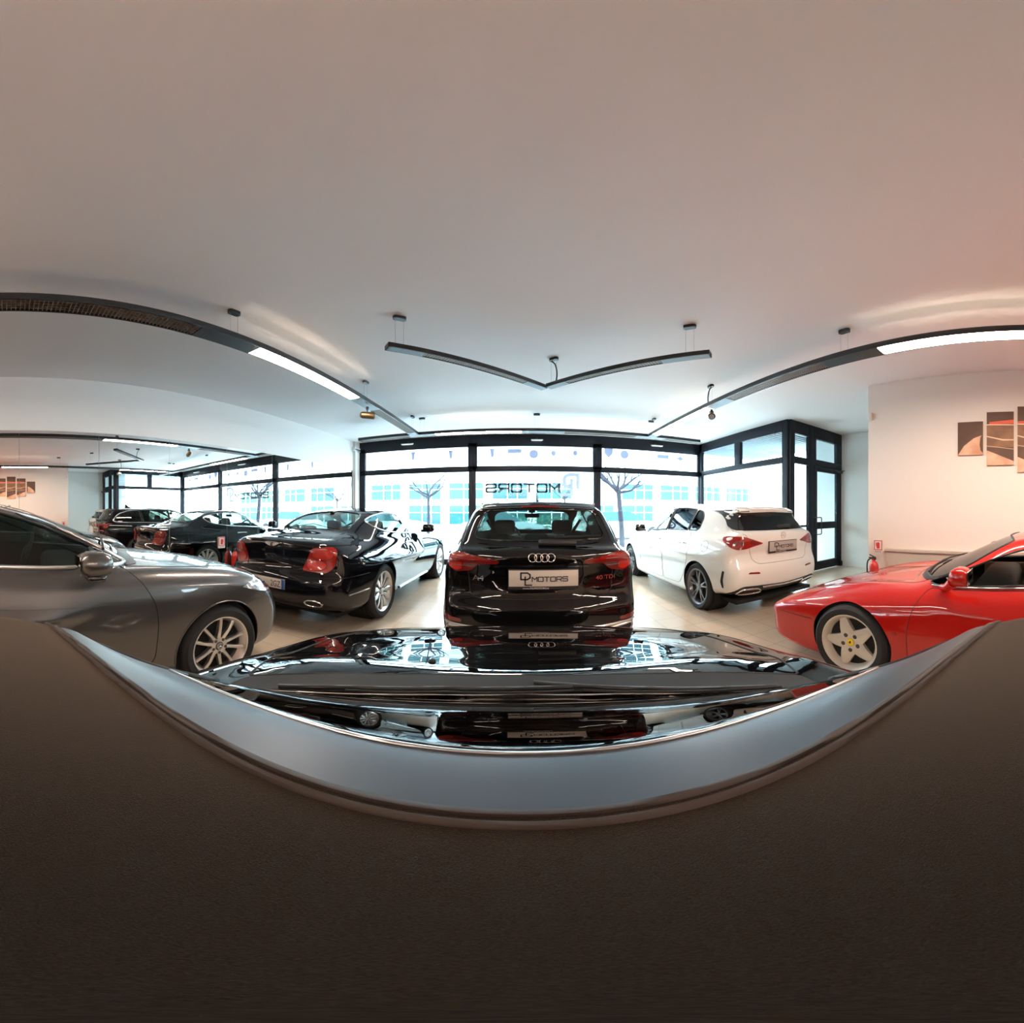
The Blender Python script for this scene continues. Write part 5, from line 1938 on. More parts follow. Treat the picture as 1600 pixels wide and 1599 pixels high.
        if sg < 0:
            m.xf(Matrix.Scale(-1, 4, (1, 0, 0)))
        o = m.build('door_mirror', 'gloss_black', root, 50)
        o.location = (sg * .945, 1.97, 1.055)
        lamp = fillet([(.335, .955), (.60, 1.045), (.74, 1.05), (.79, .99), (.775, .915), (.70, .885), (.58, .895), (.48, .925)], .03)
        o = sh.patch(F(lamp), 'rear', .007, .014).build('tail_lamp', 'lamp_red', root, 50)
        sh.patch(F(fillet([(.60, .985), (.71, 1.0), (.745, .965), (.725, .93), (.62, .93)], .02)), 'rear', .011, .004).build('inner_lens', 'lamp_red_dark', o)
        sh.patch(F(fillet([(.59, .905), (.72, .905), (.70, .892), (.60, .898)], .005)), 'rear', .012, .004).build('indicator_lens', 'lamp_smoke', o)
        sh.patch(F(fillet([(.36, .955), (.52, .995), (.54, .965), (.48, .94)], .01)), 'rear', .011, .004).build('reverse_lens', 'lamp_red_dark', o)
        sh.patch(F(fillet([(.42, .575), (.60, .585), (.57, .605), (.44, .60)], .008)), 'rear', .004, .008).build('reflector', 'lamp_red_dark', bp)
        # slim corner vent
        sh.patch([(a, b) for a, b in fillet([(-.58, .62), (-.545, .63), (-.505, .48), (-.53, .40), (-.555, .40), (-.55, .50)], .012)], 'side', .002, .006, sg).build('corner_vent', 'gap_black', bp)
        ex = sh.line(F(fillet([(.72, .345), (.66, .395), (.44, .39), (.36, .345), (.42, .318), (.66, .315)], .02)), 'rear', .013, .012, closed=True)
        ex.build('exhaust_surround', 'chrome', bp, 60)
        sh.patch(F(fillet([(.71, .345), (.65, .388), (.44, .383), (.375, .345), (.43, .325), (.65, .322)], .015)), 'rear', .010, .008).build('exhaust_opening', 'under_black', bp)
    sh.patch(mirror_half(fillet([(0, .22), (.80, .22), (.80, .33), (.66, .43), (.40, .425), (0, .41)], [0, .02, .02, .05, .05, 0])), 'rear', .004, .01).build('diffuser', 'satin_black', bp)
    sh.line([(-.38, .40), (0, .392), (.38, .40)], 'rear', .011, .008).build('diffuser_strip', 'chrome', bp, 60)
    sh.line(gate, 'rear', .003, -.0005, closed=True).build('tailgate_gap', 'gap_soft', gt, 60)
    sh.patch(mirror_half([(0, 1.362), (.50, 1.348), (.52, 1.372), (.50, 1.395), (0, 1.412)]), 'rear', .014, .02).build('roof_spoiler', 'paint_white', gt, 50)
    py = sh.lift([(0, .90)], 'rear')[0][1]
    dealer_plate(gt, 0, py - .006, .905, white='plate_grey')
    c = sh.lift([(0, 1.045)], 'rear')[0]
    s = star_logo(MB(), 0, .043)
    s.xf(Matrix.Translation((0, c[1] - .006, 1.045)) @ Matrix.Rotation(-math.pi / 2, 4, 'Z'))
    s.build('star_badge', 'chrome', gt, 30)
    w = MB()
    w.box((0, 0, 0), (.26, .045, .05), bevel=.016)
    o = w.build('wiper_arm', 'satin_black', gt, 50)
    o.location = sh.lift([(.12, 1.155)], 'rear')[0] + np.array((0, -.02, 0))
    o.rotation_euler = (-.6, -.06, 0)
    # cabin
    for sx in (-.36, .36):
        make_seat(root, sx, .95, .40, 'interior_black', back_h=.62)
    o = MB().box((0, 0, .30), (1.2, .15, .58), bevel=.05).xf(Matrix.Rotation(.25, 4, 'X')).build('rear_seat', 'interior_black', root, 50)
    o.location = (0, .15, .45)
    MB().box((0, .85, .60), (1.3, 2.4, .03)).build('cabin_floor', 'car_lining', root)
    MB().box((0, 1.85, .86), (1.36, .36, .24), bevel=.08).build('dashboard', 'interior_black', root, 50)
    steering_wheel(root, (-.36, 1.48, .98), -.35)
    for y in (0, 2.73):
        for sg in (-1, 1):
            MB().lathe([(.362, -.14), (.362, .12), (.001, .12)], 'x', 32).build('wheel_housing', 'under_black', root).location = (sg * .67, y, .325)
            make_wheel(root, (sg * .775, y, .325), sg, .325, .248, .225, 'twin', 'rim_dark', 'rim_dark')
    MB().box((0, 1.35, .21), (1.4, 4.0, .05)).build('underbody', 'under_black', root)
    return root


HATCH = build_hatch()
place_tree(HATCH, (3.13, 3.80, 0))
# ------------------------------------------------------------------ grey saloon at the left edge
def build_saloon():
    root = empty('saloon_car')
    tag(root, 'metallic grey saloon with ten spoke wheels, cut off by the left edge of the view', 'car')
    P = dict(
        hw=0.915,
        lower=[(-.70, .22), (-.95, .30), (-1.02, .50), (-1.0, .70), (-.98, .90), (-.95, 1.02), (-.8, 1.06), (0, 1.03), (1.4, 1.01), (2.15, 1.005), (2.4, 1.0),
               (2.6, .985), (3.0, .945), (3.28, .885), (3.46, .80), (3.57, .67), (3.62, .52), (3.62, .38), (3.55, .24), (3.3, .18), (0, .18)],
        plan=[(-1.1, .70), (-.8, .82), (-.3, .89), (0, .90), (1, .905), (2.85, .90), (3.2, .885), (3.65, .84)],
        sec=[(.10, .88), (.25, .95), (.42, .975), (.56, .99), (.70, 1.0), (.80, .995), (.90, .965), (1.0, .90), (1.1, .83), (1.3, .7)],
        flare=[(0, .5, .014, .42, .32), (2.84, .52, .018, .42, .32)],
        cf=.17, cr=.22, crown=.035, rl=.10,
        house=[(-.75, .9), (-.6, 1.06), (-.1, 1.24), (.35, 1.375), (.8, 1.435), (1.15, 1.44), (1.45, 1.40), (1.80, 1.28), (2.36, .99), (2.2, .8), (0, .8)],
        belt_w=[(-.8, .66), (0, .77), (.8, .81), (1.5, .81), (2.3, .715)],
        zb=1.03, t1=.40, t2=.50, gf=.17, gr=.15, gcrown=.035, rg=.11, ru=.05)
    sh = SHELLS['saloon'] = Shell(P).surface(0.022)
    fw = fillet([(1.02, 1.055), (1.02, 1.385), (1.33, 1.365), (1.66, 1.265), (1.98, 1.125), (2.21, 1.005), (2.10, 1.002)], [.015, .03, .12, .2, .2, .01, .02])
    rw = fillet([(.97, 1.06), (.97, 1.386), (.62, 1.37), (.25, 1.28), (.02, 1.17), (-.04, 1.11), (.06, 1.08)], [.015, .03, .2, .1, .05, .03, .03])
    wind = mirror_half(fillet([(0, 2.28), (.50, 2.16), (.62, 2.05), (.58, 1.52), (.50, 1.38), (0, 1.43)], [0, .1, .06, .1, .06, 0]))
    rearw = mirror_half(fillet([(0, -.42), (.44, -.32), (.50, -.22), (.48, .10), (.44, .26), (0, .33)], [0, .1, .06, .1, .06, 0]))
    door = fillet([(.98, .27), (2.24, .27), (2.32, .35), (2.335, .62), (2.31, .78), (2.22, .93), (2.12, 1.015), (.98, 1.035)], [.03, .08, .05, .1, .1, .08, .02, .02])
    rdoor = fillet([(.28, .50), (.50, .28), (.955, .27), (.955, 1.02), (.02, 1.05), (.0, .80)], [.1, .08, .02, .02, .04, .1])
    bonnet = mirror_half(fillet([(0, 3.50), (.40, 3.40), (.62, 3.12), (.70, 2.75), (.715, 2.40), (.66, 2.15), (0, 2.35)], [0, .1, .1, .1, .1, .04, 0]))
    bumper = fillet([(2.9, .1), (3.8, .1), (3.8, .69), (3.45, .70), (3.30, .64), (3.22, .50)], .02)
    arch = lambda yc, r: oval(yc, .33, r, r, 64)
    sh.carve([(None, 'side', fw, .3), (None, 'side', rw, .3), (None, 'top', wind, .9), (None, 'top', rearw, .9),
              (None, 'side', arch(0, .365), .5), (None, 'side', arch(2.84, .372), .5),
              ('bonnet', 'top', bonnet, .55), ('front_bumper', 'side', bumper, .0), ('front_door', 'side', door, .3), ('rear_door', 'side', rdoor, .3)])
    parts = sh.emit(root, 'paint_grey')
    body = parts['body']
    glaze(sh, body, wind, 'top', 'car_glass', 'windscreen', trim='gloss_black')
    glaze(sh, body, rearw, 'top', 'car_glass_mid', 'rear_window', trim='gloss_black')
    sh.line(bonnet, 'top', .004, -.001, closed=True).build('bonnet_gap', 'gap_black', parts['bonnet'], 60)
    # scuttle vent in front of the windscreen
    sh.patch(mirror_half(fillet([(0, 2.35), (.62, 2.16), (.655, 2.21), (.60, 2.31), (0, 2.45)], [0, .03, .03, .05, 0])), 'top', .004, .008).build('scuttle_panel', 'satin_black', body)
    for k in range(2):
        sh.line([(-.40 + .45 * k, 2.205 - .05 * abs(-.1 + .45 * k)), (.15 + .45 * k, 2.17 - .12 * k)], 'top', .011, .018).build('wiper_arm', 'satin_black', body)
    for sg in (-1, 1):
        dr, rd = parts['front_door_r' if sg > 0 else 'front_door_l'], parts['rear_door_r' if sg > 0 else 'rear_door_l']
        glaze(sh, dr, fw, 'side', 'car_glass', 'side_window', sg)
        glaze(sh, rd, rw, 'side', 'car_glass', 'side_window', sg)
        sh.patch(fillet([(1.04, 1.02), (1.04, 1.39), (.95, 1.392), (.95, 1.02)], .005), 'side', .003, .008, sg).build('door_pillar', 'gloss_black', body)
        sh.patch(fillet([(1.94, 1.125), (2.0, 1.115), (2.19, 1.01), (1.94, 1.005)], .006), 'side', .003, .006, sg).build('corner_panel', 'gloss_black', dr)
        allw = fillet([(2.225, 1.0), (2.0, 1.13), (1.68, 1.282), (1.35, 1.388), (1.0, 1.402), (.60, 1.388), (.22, 1.295), (-.02, 1.18), (-.10, 1.10), (.05, 1.06), (1.0, 1.038)], [.01, .2, .2, .15, .1, .2, .1, .05, .03, .05, .3])
        sh.line(allw, 'side', .015, .004, sg, True).build('window_surround', 'satin_chrome', body, 60)
        # black frame between glass and chrome
        sh.line(fw, 'side', .007, .0, sg, True).build('window_seal', 'satin_black', dr, 60)
        sh.line(rw, 'side', .007, .0, sg, True).build('window_seal', 'satin_black', rd, 60)
        for dd, ol in ((dr, door), (rd, rdoor)):
            sh.line(ol, 'side', .0035, -.0005, sg, True).build('door_gap', 'gap_black', dd, 60)
            y0 = 1.06 if dd is dr else .16
            hb = MB().tube([tuple(p + np.array((sg * .022, 0, 0))) for p in sh.lift(crom([(y0, .875), (y0 + .06, .885), (y0 + .16, .888), (y0 + .22, .88)], 4, closed=False), 'side', sg)], .014, 8)
            hb.build('door_handle', 'paint_grey', dd)
        sh.line([(y, .80 - .012 * (y - 1)) for y in np.linspace(.0, 2.0, 14)], 'side', .0025, -.001, sg).build('door_crease', 'paint_grey', dr, 60)
        # door mirror: painted cap over a black foot
        m = MB().box((0, 0, .012), (.21, .20, .14), bevel=.06)
        o = m.build('door_mirror', 'paint_grey', root, 50)
        o.location = (sg * .965, 1.90, 1.05)
        b = MB().box((0, -.002, -.062), (.17, .11, .045), bevel=.018)
        b.tube([(-sg * .02, .02, -.07), (-sg * .12, .05, -.10)], .022, 8)
        b.build('mirror_foot', 'gloss_black', o, 50)
        MB().box((0, -.097, .012), (.16, .006, .10), bevel=.003).build('mirror_glass', 'mirror_silver', o)
        # headlamp wraps round the corner
        F = lambda pts: [(sg * a, b) for a, b in pts]
        hl = fillet([(.46, .69), (.68, .665), (.80, .685), (.845, .77), (.82, .83), (.68, .81), (.50, .765)], .03)
        o = sh.patch(F(hl), 'front', .004, .014).build('headlamp', 'lamp_clear', root, 50)
        sh.patch(fillet([(3.02, .785), (3.22, .72), (3.48, .69), (3.52, .76), (3.40, .82), (3.20, .83)], .02), 'side', .005, .014, sg).build('lamp_flank', 'lamp_clear', o, 50)
        sh.patch(fillet([(3.14, .775), (3.26, .735), (3.38, .72), (3.40, .755), (3.25, .785)], .01), 'side', .008, .006, sg).build('running_light', 'dark_chrome', o, 50)
        sh.line(F(hl), 'front', .004, .004, closed=True).build('lamp_rim', 'gloss_black', o, 60)
        sh.patch(F(oval(.62, .735, .05, .035)), 'front', .007, .006).build('projector_lens', 'dark_chrome', o)
        sh.patch(F(fillet([(.45, .30), (.78, .28), (.80, .40), (.70, .46), (.48, .42)], .03)), 'front', .003, .008).build('air_intake', 'satin_black', parts['front_bumper'])
        # black lip along the wheel arch
        for yc, r in ((0, .368), (2.84, .375)):
            a0 = [(yc + r * math.cos(t), .33 + r * math.sin(t)) for t in np.linspace(-.15, math.pi + .15, 40)]
            sh.line(a0, 'side', .006, .0, sg).build('arch_lip', 'paint_grey', body, 60)
    sh.patch(mirror_half(fillet([(0, .46), (.40, .46), (.44, .58), (.36, .70), (0, .72)], [0, .04, .05, .05, 0])), 'front', .003, .01).build('grille', 'gloss_black', parts['front_bumper'])
    for sx in (-.37, .37):
        make_seat(root, sx, 1.05, .38, 'interior_tan', back_h=.62)
    o = MB().box((0, 0, .30), (1.2, .15, .58), bevel=.05).xf(Matrix.Rotation(.25, 4, 'X')).build('rear_seat', 'interior_tan', root, 50)
    o.location = (0, .12, .42)
    MB().box((0, .95, .58), (1.3, 2.3, .03)).build('cabin_floor', 'car_lining', root)
    MB().box((0, 1.92, .84), (1.40, .36, .24), bevel=.08).build('dashboard', 'interior_black', root, 50)
    steering_wheel(root, (-.37, 1.58, .97), -.35, mat='satin_black')
    for y in (0, 2.84):
        for sg in (-1, 1):
            MB().lathe([(.372, -.14), (.372, .12), (.001, .12)], 'x', 32).build('wheel_housing', 'under_black', root).location = (sg * .685, y, .33)
            t, fx = make_wheel(root, (sg * .79, y, .33), sg, .33, .242, .225, 'ten', 'rim_silver', 'rim_dark')
            star_logo(MB(), fx + .0105, .024, .0012).build('star_badge', 'chrome', t, 30)
    MB().box((0, 1.3, .21), (1.4, 4.1, .05)).build('underbody', 'under_black', root)
    return root


SALOON = build_saloon()
place_tree(SALOON, (-2.745, -1.43, 0))
# ------------------------------------------------------------------ red sports car at the right edge
def build_sports():
    root = empty('sports_car')
    tag(root, 'low red sports car with five arm star wheels and black roof panel, at right edge', 'car')
    P = dict(
        hw=0.945,
        lower=[(-.60, .22), (-.85, .30), (-.92, .50), (-.90, .75), (-.85, .88), (-.6, .92), (0, .92), (.6, .88), (1.2, .855), (1.7, .835),
               (2.1, .80), (2.5, .755), (2.85, .69), (3.15, .61), (3.37, .525), (3.435, .47), (3.435, .38), (3.40, .17), (3.25, .10), (0, .13)],
        plan=[(-1.0, .80), (-.6, .90), (0, .94), (.8, .93), (1.6, .90), (2.3, .90), (2.8, .895), (3.2, .875), (3.5, .835)],
        sec=[(.05, .90), (.20, .965), (.35, .985), (.48, 1.0), (.60, .985), (.70, .955), (.80, .90), (.90, .80), (1.1, .7)],
        flare=[(0, .5, .02, .5, .3), (2.45, .55, .03, .48, .26)],
        cf=.15, cr=.15, crown=.06, rl=.085,
        house=[(-.3, .8), (-.15, .92), (.25, 1.12), (.45, 1.165), (.85, 1.178), (1.18, 1.172), (1.36, 1.14), (1.75, .975), (2.14, .79), (1.9, .7), (0, .7)],
        belt_w=[(-.3, .60), (.2, .70), (.8, .745), (1.4, .76), (2.2, .72)],
        zb=.85, t1=.50, t2=.55, gf=.13, gr=.05, gcrown=.03, rg=.08, ru=.05,
        ridge=[(.66, 2.55, .045, .17, .65)])
    sh = SHELLS['sports'] = Shell(P).surface(0.022)
    sw = fillet([(.30, .885), (.42, 1.07), (.60, 1.105), (1.12, 1.105), (1.34, 1.055), (1.66, .925), (1.90, .835), (1.80, .828)], [.05, .06, .05, .05, .1, .1, .01, .02])
    wind = mirror_half(fillet([(0, 2.05), (.40, 2.00), (.58, 1.91), (.645, 1.83), (.60, 1.58), (.525, 1.34), (.48, 1.29), (0, 1.35)], [0, .15, .08, .06, .1, .04, .04, 0]))
    roofp = mirror_half(fillet([(0, .42), (.44, .42), (.47, .46), (.50, 1.08), (.47, 1.13), (0, 1.19)], [0, .02, .03, .03, .03, 0]))
    door = fillet([(.50, .22), (1.95, .20), (1.99, .28), (1.985, .52), (1.96, .66), (1.90, .77), (1.86, .81), (.45, .83)], [.05, .05, .04, .1, .1, .06, .02, .02])
    bonnet = mirror_half(fillet([(0, 3.22), (.38, 3.16), (.50, 2.95), (.56, 2.5), (.60, 2.15), (.62, 1.92), (0, 2.12)], [0, .08, .08, .1, .1, .02, 0]))
    bumper = fillet([(2.4, .05), (3.6, .05), (3.6, .445), (3.35, .452), (2.86, .47), (2.80, .3)], .01)
    arch = lambda yc, r: oval(yc, .32, r, r, 64)
    sh.carve([(None, 'side', sw, .3), (None, 'top', wind, .8), (None, 'side', arch(0, .35), .5), (None, 'side', arch(2.45, .345), .5),
              ('roof_panel', 'top', roofp, 1.0), ('bonnet', 'top', bonnet, .45), ('front_bumper', 'side', bumper, .0), ('door', 'side', door, .3)])
    parts = sh.emit(root, 'paint_red', matof={'roof_panel': 'satin_black'})
    body = parts['body']
    glaze(sh, body, wind, 'top', 'car_glass_mid', 'windscreen', trim='satin_black', trim_r=.009)
    sh.line(roofp, 'top', .006, 0, closed=True).build('roof_seal', 'satin_black', parts['roof_panel'], 60)
    sh.line(bonnet, 'top', .003, -.0005, closed=True).build('bonnet_gap', 'gap_red', parts['bonnet'], 60)
    # black scuttle with wipers
    sh.patch(mirror_half(fillet([(0, 2.045), (.40, 1.99), (.58, 1.90), (.64, 1.83), (.66, 1.85), (.60, 1.95), (.42, 2.05), (0, 2.11)], [0, .1, .05, .02, .02, .05, .1, 0])), 'top', .004, .008).build('scuttle_panel', 'satin_black', body)
    for k in range(2):
        o = sh.line([(-.42 + .42 * k, 1.98 + .01 * k), (-.20 + .42 * k, 1.985 - .02 * k), (.10 + .38 * k, 1.93 - .09 * k)], 'top', .008, .016)
        o.build('wiper_arm', 'satin_black', body)
    for sg in (-1, 1):
        dr = parts['door_r' if sg > 0 else 'door_l']
        sh.line(sw, 'side', .007, .0, sg, True).build('window_seal', 'satin_black', dr, 60)
        sh.line([(.45, .845), (1.1, .836), (1.86, .822)], 'side', .006, .004, sg).build('waist_strip', 'satin_chrome', dr, 60)
        sh.line(door, 'side', .0035, -.0005, sg, True).build('door_gap', 'gap_red', dr, 60)
        for z0 in (.30, .34, .38, .42):
            sh.line([(.55, z0 + .02), (1.0, z0 + .012), (1.5, z0)], 'side', .006, .0, sg).build('side_strake', 'paint_red', dr, 60)
        sh.line([(2.80, .462), (2.95, .458), (3.2, .452)], 'side', .004, 0, sg).build('bumper_gap', 'gap_red', body, 60)
        sh.patch(oval(2.075, .475, .014, .014), 'side', .006, .008, sg).build('side_marker', 'red_trim', body)
        # pop up lamp cover outline
        F = lambda pts: [(sg * a, b) for a, b in pts]
        sh.line(F(fillet([(.42, 2.90), (.74, 2.78), (.76, 3.02), (.44, 3.12)], .03)), 'top', .003, -.0005, closed=True).build('lamp_cover_gap', 'gap_red', body, 60)
        sh.patch(F(fillet([(.42, .40), (.78, .40), (.78, .46), (.44, .46)], .015)), 'front', .003, .006).build('indicator', 'lamp_smoke', parts['front_bumper'])
        # mirror: red pod on a raked stalk
        m = MB().box((0, 0, .03), (.19, .13, .115), bevel=.045)
        m.tube([(-.02, .05, -.01), (-.12, .12, -.075), (-.17, .17, -.09)], [.04, .030, .026], 10)
        if sg < 0:
            m.xf(Matrix.Scale(-1, 4, (1, 0, 0)))
        o = m.build('door_mirror', 'paint_red', root, 50)
        o.location = (sg * .95, 1.60, .915)
        MB().box((0, -.062, .03), (.16, .006, .09), bevel=.003).build('mirror_glass', 'mirror_silver', o)
    sh.patch(mirror_half(fillet([(0, .24), (.42, .24), (.42, .34), (0, .34)], [0, .03, .03, 0])), 'front', .003, .01).build('grille', 'satin_black', parts['front_bumper'])
    for sx in (-.36, .36):
        make_seat(root, sx, .62, .20, 'interior_black', back_h=.46, lean=.4)
    MB().box((0, .9, .40), (1.25, 1.9, .03)).build('cabin_floor', 'car_lining', root)
    MB().box((0, .30, .62), (1.2, .05, .36)).build('rear_bulkhead', 'car_lining', root)
    MB().box((0, 1.45, .70), (1.30, .36, .20), bevel=.07).build('dashboard', 'interior_black', root, 50)
    steering_wheel(root, (-.36, 1.12, .79), -.45, r=.175)
    for sg in (-1, 1):
        MB().box((sg * .70, 1.1, .62), (.05, 1.2, .34), bevel=.02).build('door_card', 'interior_tan', root)
    for y in (0, 2.45):
        for sg in (-1, 1):
            MB().lathe([(.35, -.14), (.35, .12), (.001, .12)], 'x', 32).build('wheel_housing', 'under_black', root).location = (sg * .71, y, .32)
            t, fx = make_wheel(root, (sg * .81, y, .32), sg, .32, .238, .225, 'star', 'rim_grey', 'yellow_cap')
            h = MB()
            x = fx + .0112
            h.prism([(-.008, -.012), (-.004, -.012), (-.002, -.002), (.004, -.006), (.006, -.013), (.009, -.011), (.006, .0), (.010, .006), (.004, .016), (-.001, .012), (-.004, .004), (-.010, .006), (-.009, .001), (-.005, -.002)], x - .001, x, 'x')
            h.build('hub_emblem', 'gap_black', t, smooth=0)
    MB().box((0, 1.2, .16), (1.4, 3.6, .05)).build('underbody', 'under_black', root)
    return root


SPORTS = build_sports()
place_tree(SPORTS, (2.95, -1.14, 0))
# ------------------------------------------------------------------ black open tourer under the camera, with its cloth roof up
def build_cabrio():
    root = empty('convertible_car')
    tag(root, 'black convertible with dark cloth soft top and satin grey windscreen frame, nearest the viewer', 'car')
    P = dict(
        hw=0.90,
        lower=[(-.60, .22), (-.80, .30), (-.88, .50), (-.86, .75), (-.80, .90), (-.5, .95), (.4, .95), (1.4, .92), (2.0, .925), (2.34, .947), (2.5, .9235),
               (2.65, .9005), (2.8, .8745), (2.95, .842), (3.1, .804), (3.25, .758), (3.35, .720), (3.46, .66), (3.55, .56), (3.58, .44), (3.50, .24), (3.3, .17), (0, .17)],
        plan=[(-1.0, .70), (-.6, .84), (0, .885), (1, .885), (2.6, .885), (3.0, .86), (3.3, .79), (3.6, .66)],
        sec=[(.10, .88), (.25, .95), (.42, .985), (.6, 1.0), (.72, .99), (.80, .965), (.87, .915), (.95, .83), (1.1, .7)],
        flare=[(0, .5, .015, .42, .32), (2.6, .55, .015, .45, .32)],
        cf=.22, cr=.2, crown=.06, rl=.08, ridge=[(.76, 2.30, -.035, .16, .35)],
        house=[(-.3, .85), (-.12, .98), (.35, 1.14), (.8, 1.215), (1.2, 1.225), (1.45, 1.212), (1.6, 1.198), (1.70, 1.186), (1.743, 1.179), (1.81, 1.167), (1.85, 1.151), (1.90, 1.129), (1.96, 1.101), (2.05, 1.054), (2.15, .998), (2.25, .940), (2.33, .88), (2.2, .75), (0, .75)],
        belt_w=[(-.3, .52), (.3, .60), (1.0, .645), (1.6, .655), (1.9, .635), (2.4, .61)],
        zb=.95, t1=.28, t2=.15, gf=.25, gr=.1, gfr=(1.50, 1.86), gcrown=.022, rg=.055, ru=.022)
    sh = SHELLS['cabrio'] = Shell(P).surface(0.020)
    Y0 = 1.60
    wind = mirror_half(fillet([(0, Y0 + .655), (.20, Y0 + .63), (.38, Y0 + .565), (.52, Y0 + .49), (.60, Y0 + .43), (.575, Y0 + .38), (.43, Y0 + .215), (.30, Y0 + .205), (.15, Y0 + .207), (0, Y0 + .209)],
                              [0, .05, .05, .05, .02, .05, .05, .05, .05, 0]))
    seam = lambda x: Y0 + .136 - .085 * (x / .65) ** 2
    soft = [(x, seam(x)) for x in np.linspace(-.75, .75, 31)] + [(.75, -.5), (-.75, -.5)]
    frame = [(x, seam(x)) for x in np.linspace(.75, -.75, 31)] + [(-.70, Y0 + .45), (-.635, Y0 + .50), (-.40, Y0 + .59), (0, Y0 + .68), (.40, Y0 + .59), (.635, Y0 + .50), (.70, Y0 + .45)]
    bonnet = mirror_half(fillet([(0, Y0 + 1.84), (.45, Y0 + 1.76), (.66, Y0 + 1.50), (.715, Y0 + 1.05), (.705, Y0 + .72), (.635, Y0 + .56), (.40, Y0 + .68), (.2, Y0 + .735), (0, Y0 + .752)], [0, .1, .1, .1, .06, .015, .2, .2, 0]))
    sidew = fillet([(.35, 1.0), (.55, 1.13), (1.0, 1.175), (1.5, 1.165), (1.70, 1.13), (1.98, 1.0), (1.9, .985)], [.04, .1, .1, .06, .06, .01, .02])
    door = fillet([(.75, .24), (1.95, .24), (2.02, .5), (1.98, .88), (1.90, .95), (.72, .95)], .05)
    arch = lambda yc, r: oval(yc, .32, r, r, 56)
    sh.carve([(None, 'top', wind, .85), (None, 'side', sidew, .3), (None, 'side', arch(0, .355), .5), (None, 'side', arch(2.6, .355), .5),
              ('windscreen_frame', 'top', frame, .955), ('soft_top', 'top', soft, .965), ('bonnet', 'top', bonnet, .55), ('door', 'side', door, .3)])
    parts = sh.emit(root, 'paint_black', matof={'soft_top': 'soft_top_cloth', 'windscreen_frame': 'windscreen_frame'})
    body = parts['body']
    st = parts['soft_top']
    wf = parts['windscreen_frame']
    sh.patch(offset_poly(wind, .010), 'top', -.003, .005, step=.04).build('windscreen', 'screen_glass', wf, 180)
    # bright strip along the glass and rubber seals along the roof edge
    sh.line(wind, 'top', .0022, .0008, closed=True, step=.02).build('screen_trim', 'satin_chrome', wf, 60)
    q = [(x, seam(x) - .002) for x in np.linspace(-.56, .56, 60)]
    sh.line(q, 'top', .0045, -.001, step=.02).build('front_seal', 'seal_rubber', st, 60)
    q = [(x, seam(x) - .014) for x in np.linspace(-.555, .555, 60)]
    sh.line(q, 'top', .0035, .001, step=.02).build('cloth_piping', 'soft_piping', st, 60)
    sh.line(bonnet, 'top', .004, -.001, closed=True, step=.02).build('bonnet_gap', 'gap_black', parts['bonnet'], 60)
    # scuttle and wipers at the foot of the screen
    sc = mirror_half([(0, Y0 + .748), (.2, Y0 + .73), (.40, Y0 + .675), (.63, Y0 + .555), (.625, Y0 + .47), (.52, Y0 + .51), (.38, Y0 + .585), (.20, Y0 + .65), (0, Y0 + .675)])
    sh.patch(sc, 'top', .002, .006).build('scuttle_panel', 'gap_black', body, 50)
    for pts in ([(-.50, .535), (-.36, .605), (-.16, .66), (.0, .672), (.10, .675)], [(.02, .700), (.12, .675), (.25, .632), (.40, .565), (.50, .51)]):
        sh.line([(a, Y0 + b) for a, b in pts], 'top', .0055, .008, step=.02).build('wiper_arm', 'satin_black', body, 60)
        sh.line([(a, Y0 + b - .016) for a, b in pts[1:]], 'top', .0035, .005, step=.02).build('wiper_blade', 'gap_black', body, 60)
    for sx in (-.24, .24):
        p = sh.lift([(sx, Y0 + .83)], 'top')[0]
        MB().lathe([(.010, -.002), (.010, .004), (.006, .008)], 'z', 12, tuple(p)).build('washer_jet', 'gap_black', parts['bonnet'], 40)
    p = sh.lift([(.02, Y0 + .86)], 'top')[0]
    for sg in (-1, 1):
        dr = parts['door_r' if sg > 0 else 'door_l']
        glaze(sh, dr, sidew, 'side', 'car_glass_mid', 'side_window', sg, trim='satin_black')
        m = MB().box((0, 0, 0), (.19, .10, .13), bevel=.04)
        m.tube([(-sg * .12, .02, -.05), (-sg * .03, .01, -.05)], .022, 8)
        o = m.build('door_mirror', 'paint_black', root, 50)
        o.location = (sg * .97, 1.86, .84)
        F = lambda pts: [(sg * a, b) for a, b in pts]
        o = sh.patch(F(fillet([(.40, .56), (.66, .54), (.76, .60), (.74, .68), (.50, .64)], .03)), 'front', .004, .012).build('headlamp', 'lamp_clear', root, 50)
    sh.patch(mirror_half(fillet([(0, .34), (.36, .34), (.40, .46), (.34, .58), (0, .58)], [0, .04, .05, .05, 0])), 'front', .003, .01).build('grille', 'gloss_black', body)
    for sx in (-.34, .34):
        make_seat(root, sx, .85, .28, 'interior_black', back_h=.56)
    MB().box((0, 1.1, .50), (1.25, 2.0, .03)).build('cabin_floor', 'car_lining', root)
    MB().box((0, 1.95, .80), (1.30, .42, .20), bevel=.07).build('dashboard', 'interior_black', root, 50)
    steering_wheel(root, (-.34, 1.52, .86), -.4, r=.175)
    for y in (0, 2.6):
        for sg in (-1, 1):
            MB().lathe([(.355, -.14), (.355, .12), (.001, .12)], 'x', 32).build('wheel_housing', 'under_black', root).location = (sg * .67, y, .32)
            make_wheel(root, (sg * .765, y, .32), sg, .32, .228, .225, 'twin', 'rim_silver')
    MB().box((0, 1.3, .20), (1.4, 4.0, .05)).build('underbody', 'under_black', root)
    return root


CABRIO = build_cabrio()
place_tree(CABRIO, (.005, -1.60, 0))
